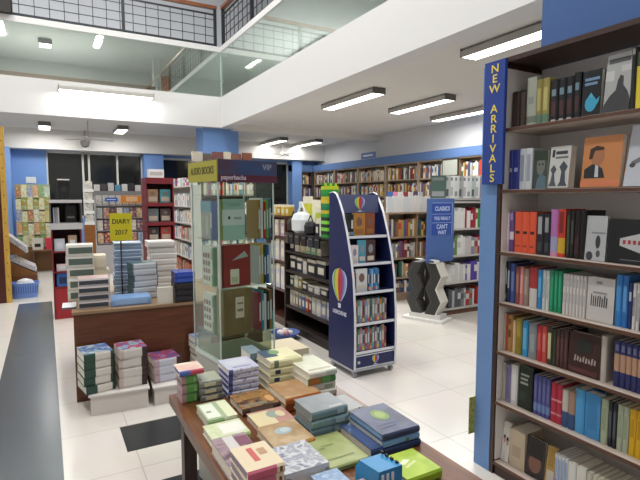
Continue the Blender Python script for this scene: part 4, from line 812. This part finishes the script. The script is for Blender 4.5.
bs = item('basin', 'blue rimmed basin of white goods on the floor before the dark shelves', 'basin', 2.27, 4.85, 0, MB().lathe([(.1, 0), (.15, .07), (.165, .08), (.155, .08), (.1, .012)], P('4f66a4', .4), n=22))
for i in range(7):
    a = i*.9; lump = MB().lathe([(.005, -.025), (.03, -.015), (.036, 0), (.028, .02), (.004, .03)], ['e8e6e2', 'd9d6d2', 'c98a94'][i % 3], (0, 0, 0), 9)
    item('soft_toy', f'small pale soft toy heaped in the basin, {ORD[i+1]} of the heap', 'toy', 2.27+.06*math.cos(a)*(i > 0), 4.85+.06*math.sin(a)*(i > 0), .075+(.022 if i == 0 else 0), lump)
item('water_bottle', 'teal bottle standing on the floor at the foot of the dark shelves', 'bottle', 2.3, 5.35, 0, MB().lathe([(.05, 0), (.055, .02), (.055, .18), (.03, .21), (.03, .25)], P('2a8a80', .3), n=14))
for i in range(2): item('ball_of_yarn', f'dull pink ball at the end of the lowest dark shelf, {["lower", "upper"][i]} one', 'toy', stx+.1, 4.13, .1+.041+i*.0815, MB().lathe([(.005, -.04), (.028, -.03), (.04, 0), (.028, .03), (.005, .04)], P('a8566a', .7), n=12))
# on top of the shelving
TOPZ = 1.16
tall = thing('pen_tower', 'tall green and yellow striped stationery tower beside the navy stand', 'display stand', (2.5, 4.27, TOPZ), 0)
cs_ = ['2f8a3a', '1c2a20', '7fd04a', '1f2a1f', '8ad84c', '20301f', '2f9a44', 'c9b42c', '1f7a4a', '258a52', 'd4c02c', 'c9b830', '1f8a3c', '2c9a3a', 'c4cf2c']
z = .0006
for i, c in enumerate(cs_): MB().box(-.065, .065, -.065, .065, z, z+.034, c).build('drawer', tall); z += .0345
for i in range(6): MB().tube((-.09+.03*i, -.02, z), (-.09+.03*i, -.02, z+.03), .012, 'b9d43a' if i % 2 else '2c8a3c', 8).build('pen_cap', tall)
def plush(lab, x, y, z, s, c):
    o = thing('plush_bag', lab, 'bag', (x, y, z), .3, GS)
    MB().lathe([(.06*s, 0), (.1*s, .03*s), (.105*s, .12*s), (.08*s, .17*s), (.02*s, .19*s)], P(c, .5), n=12, sx=.7).build('body', o)
    MB().tube((0, -.05*s, .17*s), (0, 0, .27*s), .008*s, P(c)).tube((0, 0, .27*s), (0, .05*s, .17*s), .008*s, P(c)).build('handle', o)
plush('large white carrier bag on top of the dark shelves', 2.52, 4.93, TOPZ, 1.3, 'dfe6ea')
plush('black drawstring bag on top of the dark shelves', 2.5, 4.68, TOPZ, .8, '26262a'); plush('dark brown bag at the end of the dark shelves top', 2.53, 5.16, TOPZ, .9, '3a302c')
for x, y, w, h, c, n in ((2.64, 5.06, .15, .42, 'c9c83c', 'yellow'), (2.62, 4.82, .1, .38, 'd9dcb0', 'pale yellow'), (2.6, 4.69, .13, .3, 'b4c43c', 'lime green'), (2.62, 4.53, .11, .4, 'c0482c', 'orange red'), (2.64, 5.19, .1, .36, '6f7478', 'steel grey'), (2.78, 4.9, .08, .5, 'e2e2dc', 'tall white'), (2.78, 4.66, .08, .44, '3a5a8a', 'blue'), (2.5, 4.43, .1, .2, 'd8dadc', 'white'), (2.5, 4.535, .07, .16, '22242c', 'black')): pack(f'{n} packet standing on top of the dark shelves', y, TOPZ, w, h, .06, c, x=x)
for i, (y, c, n) in enumerate(((4.42, '1f2024', 'black'), (4.56, '2c2f36', 'slate'), (4.72, '1b1b1f', 'jet black'), (4.88, '3a342f', 'brown'), (5.03, '23262e', 'navy black'), (5.16, '4a3c34', 'tan brown'))):
    o = MB().prism([(-.055, 0), (.055, 0), (.05, .1), (.025, .125), (-.025, .125), (-.05, .1)], -.02, 0, 'x', P(c, .6)).build('pouch', None, (stx-.0006, y, 1.04)); tag(o, f'{n} zip pouch hanging on the front of the dark shelves', 'pouch', GS)
    MB().box(-.0215, -.0205, -.035, .035, .085, .09, 'a8a8a8').build('zip', o)
for i, (y, c, n) in enumerate(((5.34, 'c9a83c', 'golden'), (5.46, 'd4bc5a', 'pale gold'), (5.58, 'b9962c', 'amber'), (5.7, 'd8c878', 'straw'))): pack(f'{n} tin on the narrow shelving top, {ORD[i+1]} from the wide shelves', y, 1.35, .09, .13, .08, c, x=stx+.08)
for i, (y, z, h) in enumerate(((5.4, .45, .28), (5.55, .45, .3), (5.7, .45, .27), (5.4, .8, .25), (5.56, .8, .26), (5.7, .8, .22), (5.4, 1.1, .2), (5.58, 1.1, .2))): pack(f'white boxed article on the narrow shelving, {ORD[i+1]} counted upwards', y, z, .11, h, .12, ['d2d0d4', 'c4c6d0', 'b9a8b4', 'cfc4bc'][i % 4])
dc = thing('stationery_counter', 'low cream counter between the front table and the dark shelves', 'counter', (1.1, 2.72, 0))
MB().box(0, .34, 0, .26, .56, .6, P('cfc3a8', .5)).build('counter_top', dc); MB().box(.03, .31, .03, .23, 0, .5595, P('b9ac92', .6)).build('body', dc)
# ================================================================== BACK LEFT: KIOSK, RACKS, MAGAZINES
MAR = P('6a1c24', .45); MARD = P('4a1218', .5); GRK = P('b4b2b4', .5)
kx, ky = .05, 7.08
kk_ = thing('book_kiosk', 'maroon book kiosk with grey upper shelf tray in the middle distance', 'bookcase', (kx, ky, 0)); kk_.scale = (.83, 1, 1)
MB().box(0, .02, 0, .4, 0, 1.16, MAR).build('side_panel', kk_); MB().box(.4, .42, 0, .4, 0, 1.16, MAR).build('side_panel', kk_)
MB().box(.0205, .3995, .38, .4, 0, 1.16, MARD).build('back_panel', kk_)
for z in (.42, .62, .88): MB().box(.0205, .3995, 0, .3795, z-.02, z, MAR).build('shelf', kk_)
MB().box(.0205, .3995, .005, .02, 0, .3995, P('96262e', .45)).build('front_panel', kk_)
MB().box(-.01, .44, -.02, .41, 1.1605, 1.24, GRK).build('tray', kk_)
for a in (-.01, .42): MB().box(a, a+.02, -.02, .41, 1.2405, 1.5, P('5a5658', .5)).build('side_panel', kk_)
MB().box(.0105, .4195, .39, .41, 1.2405, 1.5, P('2c2a2c', .6)).build('back_panel', kk_); MB().box(-.01, .44, -.02, .41, 1.5005, 1.54, GRK).build('top_panel', kk_)
book('large black book upright on top of the grey kiosk tray', (.215, 7.2, 1.5405), .035, .14, .25, '1e1d20', rotz=-math.pi/2, group='books on the kiosk', prints=[([(.05, .9), (.95, .97)], '3a3638'), (oval(.5, .55, .2, .16), '34302f')])
MB_ = MB().box(.145, .285, 7.13, 7.3, 1.7915, 1.806, P('dcdad6')); o = MB_.build('paper_tray'); tag(o, 'thin white pad lying on the black kiosk book', 'paper')
for i, (x, ln, c) in enumerate(((.09, .12, 'b9bcc4'), (.115, .1, 'a9aab0'), (.14, .08, 'cdced2'))): book(f'grey slim volume leaning in the kiosk tray, {ORD[i+1]} from its open edge', (x, 7.22, 1.241), .02, .14, .2, c, rotz=0, group='books on the kiosk', parts=False)
book('black cover with grey caption inside the kiosk tray', (.29, 7.3, 1.241), .03, .13, .22, '2a2828', rotz=-math.pi/2, group='books on the kiosk', prints=[([(.15, .25), (.85, .38)], '8f8c8e')])
for lab, x, z, w, h, c in (('pale blue grey box on the upper kiosk shelf', .09, .8805, .12, .16, 'b4b8c4'), ('beige cover on the upper kiosk shelf', .24, .8805, .1, .2, 'a8907a'), ('pinkish white packet on the kiosk middle shelf', .11, .6205, .13, .09, 'c9b4b4'), ('dark blue magazine on the lower kiosk shelf', .11, .4205, .14, .17, '3a62a8')):
    book(lab, (kx+x, 7.13, z), .03, w, h, c, rotz=-math.pi/2, group='books on the kiosk', parts=False, prints=[([(.2, .2), (.8, .7)], 'c4c8d0' if c != '3a62a8' else '23324f')])
# greeting card rack on the back wall
cr_ = thing('card_rack', 'wooden wall rack filled with rows of colourful greeting cards', 'rack', (-.56, 12.1, 0))
MB().box(0, .66, .3, .34, .0, 1.87, P('8f9a80', .6)).build('back_board', cr_); MB().box(.0, .66, 0, .2995, .0, .5, P('6a4a2a', .5)).build('base_cabinet', cr_)
cc = ['b4603c', '7a9a4a', '6a7ab0', 'c4b44a', '5a9a6a', 'd8d4c8', '8a5a3a', 'c9d0c4', '4f8a5a', 'c07a3c', 'cfc8a0', '9ab0a0']
nm_ = ['rust', 'olive', 'violet blue', 'yellow', 'green', 'white', 'brown', 'pale grey', 'dark green', 'orange', 'cream', 'sage']
for r in range(5):
    MB().box(.005, .655, .06+.04*r, .2995, .52+r*.265, .535+r*.265, P('a8a48a', .5)).build('ledge', cr_)
    for c in range(6):
        q = (r*5+c*3+r*c) % 12; h = .2+.02*((r+c) % 3)
        b_ = bx(-.051, .051, -.003, .003, 0, h+.02, art([cc[q], cc[(q+4) % 12], 'b4b696'], 25, .5, q)); o = b_.build('greeting_card', None, (-.56+.06+c*.108, 12.1+.09+.04*r, .5355+r*.265))
        tag(o, f'{nm_[q]} greeting card, {ORD[c+1]} along the {["lowest", "second", "third", "fourth", "top"][r]} ledge of the card rack', 'greeting card', 'greeting cards on the wall rack')
for i, (x, c, n) in enumerate(((-.17, 'c9c4bc', 'white boxed set with black panel'), (.07, 'c4304a', 'bright red and white boxed set'))):
    o = bx(-.1, .1, -.05, .05, 0, .24, c).build('boxed_set', None, (x*1.0, 11.95, .48)); tag(o, f'{n} below the greeting cards', 'boxed set', 'boxed sets below the card rack')
    bx(-.06 if i == 0 else .01, .05 if i == 0 else .095, -.052, -.0505, .06, .13 if i == 0 else .2, '23211f' if i == 0 else 'd8c4c8').build('printed_panel', o)
lt = thing('low_table', 'low brown table under the greeting card boxes', 'table', (-.3, 11.85, 0)); MB().box(0, .55, 0, .24, .45, .479, P('7a5a3a', .5)).build('tabletop', lt)
for x in (.02, .49):
    for y in (.02, .18): MB().box(x, x+.04, y, y+.04, 0, .4495, P('5a3f2a', .5)).build('leg', lt)
# white spinner
sp2 = thing('spinner_rack', 'slim white spinner rack on wooden base beyond the kiosk', 'rack', (.63, 9.0, 0))
MB().box(-.08, .08, -.08, .08, 0, 1.12, wood('7a4a22', '8a5a2c')).build('base_block', sp2); MB().tube((0, 0, 1.1205), (0, 0, 1.85), .015, 'd8d8d6').build('pole', sp2)
for i in range(4):
    z = 1.125+i*.18; MB().box(-.075, .075, -.08, .08, z, z+.012, 'dcdcda').box(-.075, .075, -.08, -.075, z+.0121, z+.05, 'dcdcda').build('tray', sp2)
    o = bx(-.06, .06, -.012, .012, 0, .16, art(['e4e4e0', 'c9c4b4', 'b0b4b8'], 30, .5, i)).build('booklet', None, (.63, 8.955, z+.0125)); tag(o, f'white booklet in the {["lowest", "second", "third", "top"][i]} tray of the white spinner', 'booklet', 'booklets on the white spinner')
# magazine rack with blue header
mr = thing('magazine_rack', 'grey magazine rack with blue header label by the back windows', 'rack', (.88, 11.0, 0))
MB().box(0, .98, .25, .28, 0, 1.72, P('8f9092', .5)).build('back_board', mr)
for a in (0, .96): MB().box(a, a+.02, 0, .2495, 0, 1.6, P('a8a9aa', .5)).build('side_panel', mr)
MB().box(.0205, .9595, .0, .2495, 0, .6, P('b0aeb0', .5)).build('base_cabinet', mr)
hdr = MB().box(.2, .44, -.012, -.002, 1.5, 1.58, P('2c56b0', .4)).build('blue_label', mr); MB().box(.23, .41, -.0135, -.0125, 1.53, 1.55, 'b4c4e4').build('white_strip', hdr)
oh = MB().box(.5, .93, -.03, -.02, 1.47, 1.62, P('d07f2c', .45)).build('orange_header', mr); MB().box(.6, .83, -.032, -.0305, 1.5, 1.6, 'd8b48a').build('pale_panel', oh)
mc = ['b8402f', '3a6aa8', 'd8d4cc', 'c9b08a', '8a4a3a', '6a8ab0', 'dcdcd8', '4a4a54', 'c07a4a', 'a0a8ac']
mn = ['red', 'blue', 'white', 'tan', 'brown', 'light blue', 'off white', 'charcoal', 'orange', 'grey']
for r in range(4):
    MB().box(.021, .959, .02+.04*r, .2495, .62+r*.26, .632+r*.26, P('9a9a9c', .5)).build('ledge', mr)
    for c in range(7):
        q = (r*3+c*7+c*r) % 10; o = bx(-.055, .055, -.004, .004, 0, .215, art([mc[q], mc[(q+3) % 10], 'cfc9be'], 20, .4, q)).build('magazine', None, (.88+.095+c*.131, 11.0+.06+.04*r, .6325+r*.26))
        tag(o, f'{mn[q]} magazine, {ORD[c+1]} along the {["lowest", "second", "third", "top"][r]} row of the header rack', 'magazine', 'magazines on the header rack')
for i in range(7):
    o = bx(-.055, .055, -.03, .03, 0, .13+.02*(i % 3), ['d8d8d6', '4a4a4c', 'cfcfcc', '5a9ab8', 'e0e0de', '38383c', 'd4d4d0'][i]).build('boxed_kit', None, (.88+.075+i*.136, 11.27, 1.7205)); tag(o, f'{["white", "black", "pale grey", "bright blue", "cool white", "charcoal", "off white"][i]} box on top of the header magazine rack', 'box', 'boxes on the header rack')
# maroon tower
mt = thing('book_tower', 'maroon open bookcase with white box on its top', 'bookcase', (1.44, 8.4, 0))
for a in (0, .02+.41): MB().box(a, a+.02, 0, .4, 0, 1.9, MAR).build('side_panel', mt)
MB().box(.0205, .4295, .38, .4, 0, 1.9, MARD).build('back_panel', mt); MB().box(.0205, .4295, .0, .3795, 1.8, 1.9, MAR).build('top_panel', mt)
for z in (.86, 1.17, 1.49): MB().box(.0205, .4295, 0, .3795, z-.06, z, MAR).build('shelf', mt)
MB().box(.0205, .4295, .0, .3795, 0, .7995, MARD).build('base_cabinet', mt)
for r, z in enumerate((.86, 1.17, 1.49)):
    for c, (cl, n) in enumerate(((['8a6a50', 'dull tan'], ['3c7a80', 'teal'])[0:2] if r == 2 else (['5a6468', 'grey'], ['4a3a3c', 'dark brown']) if r == 1 else (['3a3436', 'black'], ['9a3a34', 'red']))):
        o = book(f'{n} cover facing out on the {["lower", "middle", "upper"][r]} shelf of the maroon tower', (1.44+.12+c*.2, 8.48, z+.0005), .03, .17, .22, cl, rotz=-math.pi/2, group='books in the maroon tower', prints=[([(.1, .1), (.9, .45)], 'a89a8a'), (oval(.5, .7, .2, .14), '6a5a50')])
wb = tag(bx(-.12, .12, -.08, .08, 0, .14, P('dcdcd8')).build('boxed_set', None, (1.63, 8.55, 1.9005)), 'white box with grey print on top of the maroon tower', 'box'); bx(-.1, .1, -.082, -.0805, .04, .1, 'b0b0ac').build('printed_panel', wb)
# left: yellow edged bookcase, sloped magazine bin, blue basket
lc = thing('bookcase', 'dark bookcase with yellow wooden edge post at the far left aisle', 'bookcase', (-.89, 8.6, 0))
MB().box(0, .33, .0, .3, 0, 2.6, P('4a1c14', .5)).build('carcass', lc)
yp = MB().box(.3305, .4, -.03, .03, 0, 2.6, wood('b08a34', 'c49c42', .5, (12, 12, 1))).build('edge_post', lc)
for i in range(12): MB().tube((.365, -.031, .2+i*.2), (.365, -.034, .2+i*.2), .01, '6a5020', 8).build('peg', yp)
for i, (z, h, c, n) in enumerate(((.35, .3, '1f2028', 'black'), (.75, .35, 'c9c9c6', 'white'), (1.2, .3, '8a3a30', 'red brown'), (1.6, .3, '9a9490', 'grey'))):
    o = bx(-.1, .1, -.02, .02, 0, h, c).build('boxed_set', None, (-.75, 8.575, z)); tag(o, f'{n} boxed set fixed on the front of the yellow edged bookcase', 'box', 'boxed sets on the far left bookcase')
    bx(-.08, .08, -.0215, -.0205, .05, h*.6, 'a8a49a').build('printed_panel', o)
mbn = thing('magazine_bin', 'brown sloped bin holding piles of magazines behind the blue basket', 'rack', (-.54, 9.15, 0))
MB().box(0, .38, .02, .5, 0, .32, P('6a4322', .5)).build('base_cabinet', mbn)
for i, z in enumerate((.3205, .66)):
    MB().prism([(0, z), (.36, z), (.36, z+.03), (.0, z+.24)] if i == 0 else [(-.02, z), (.22, z), (.22, z+.03), (-.02, z+.24)], .02, .5, 'y', P('7a5028', .5)).build('sloped_tray', mbn)
for i in range(2):
    for j in range(3):
        ang = .52 if i == 0 else .72; M = T(-.54+(.19 if i == 0 else .1), 9.4, (.3205+.155+.025*j if i == 0 else .66+.155+.025*j)+.012) @ Matrix.Rotation(ang, 4, 'Y')
        m_ = MB().box(-.2+.01*j, .2-.02*j, -.22, .22, 0, .018, art(['c9ccd0', 'a8b4c4', 'd8c9bc', '8a94a8'], 12, .25, i*3+j), Matrix.Rotation(ang, 4, 'Y')).build('magazine_pile', None, (-.54+(.19 if i == 0 else .1)+.022*j*math.sin(ang)*.9, 9.4, (.47 if i == 0 else .81)+.021*j)); m_['label'] = ''
        tag(m_, f'pale glossy magazine sliding down the {["lower", "upper"][i]} slope, {["under", "middle", "top"][j]} one', 'magazine', 'magazines on the sloped bin'); m_.name = 'magazine'
bk = thing('laundry_basket', 'light blue plastic basket with white parcel on the floor by the yellow post', 'basket', (-.335, 9.0, 0))
PB = P('6f90d4', .4); b = MB(); nn = 40
def rr(s, n=nn): # rounded rectangle
    o = []
    for i in range(n):
        t = 2*math.pi*i/n; c, s_ = math.cos(t), math.sin(t); q = (abs(c)**4+abs(s_)**4)**-.25; o.append((c*q*s*.2, s_*q*s*.14))
    return o
lv = [(.84, .0), (.86, .03), (.97, .2), (1, .215), (1.05, .22), (1.05, .235), (.98, .235), (.95, .2), (.84, .03), (.8, .01)]
vs = [(x, y, z) for s, z in lv for x, y in rr(s)]; L_ = len(lv)
fs = [(j*nn+i, j*nn+(i+1) % nn, (j+1)*nn+(i+1) % nn, (j+1)*nn+i) for j in range(L_-1) for i in range(nn)]+[tuple(range(nn))[::-1], tuple(range((L_-1)*nn, L_*nn))]
b.add(vs, fs, PB); b.build('tub', bk)
sl = MB()
for i in range(0, nn):
    (x0, y0), (x1, y1) = rr(.905)[i], rr(.905)[(i+1) % nn]; (x2, y2), (x3, y3) = rr(.972)[i], rr(.972)[(i+1) % nn]
    f_ = .3; lp = lambda a, b_, t: a+(b_-a)*t; e = 1.012
    sl.poly([(lp(x0, x1, f_)*e, lp(y0, y1, f_)*e, .07), (lp(x0, x1, 1-f_)*e, lp(y0, y1, 1-f_)*e, .07), (lp(x2, x3, 1-f_)*e, lp(y2, y3, 1-f_)*e, .19), (lp(x2, x3, f_)*e, lp(y2, y3, f_)*e, .19)], '4a66a8')
sl.build('slot_pattern', bk)
pc = MB().lathe([(.02, 0), (.1, .01), (.13, .05), (.1, .1), (.03, .125)], P('dde0e4', .35), n=12, sx=1, sy=.7).build('parcel', None, (-.33, 8.99, .17)); tag(pc, 'crumpled white parcel lying in the blue basket', 'parcel')
o = SB.build('shelved_books'); tag(o, 'rows of small far books filling the wall and column bookcases', 'books'); o['kind'] = 'stuff'
# ================================================================== CAMERA, WORLD, VIEW
w = bpy.data.worlds.new('world'); bpy.context.scene.world = w; w.use_nodes = True
w.node_tree.nodes['Background'].inputs['Color'].default_value = (.9, .95, 1, 1); w.node_tree.nodes['Background'].inputs['Strength'].default_value = .15
cd = bpy.data.cameras.new('camera'); co = bpy.data.objects.new('camera', cd); C.objects.link(co)
cd.sensor_fit = 'HORIZONTAL'; cd.sensor_width = 36; cd.lens = FPX/640*36; cd.clip_start = .02
M = Matrix((RT, UP, -FW)).transposed().to_4x4(); M.translation = (0, 0, EYE); co.matrix_world = M
bpy.context.scene.camera = co
vs_ = bpy.context.scene.view_settings; vs_.view_transform = 'Standard'; vs_.look = 'None'; vs_.gamma = 1; vs_.use_curve_mapping = False; vs_.exposure = 0.0
cy_ = bpy.context.scene.cycles; cy_.max_bounces = 10; cy_.diffuse_bounces = 6; cy_.transparent_max_bounces = 16; cy_.use_denoising = True
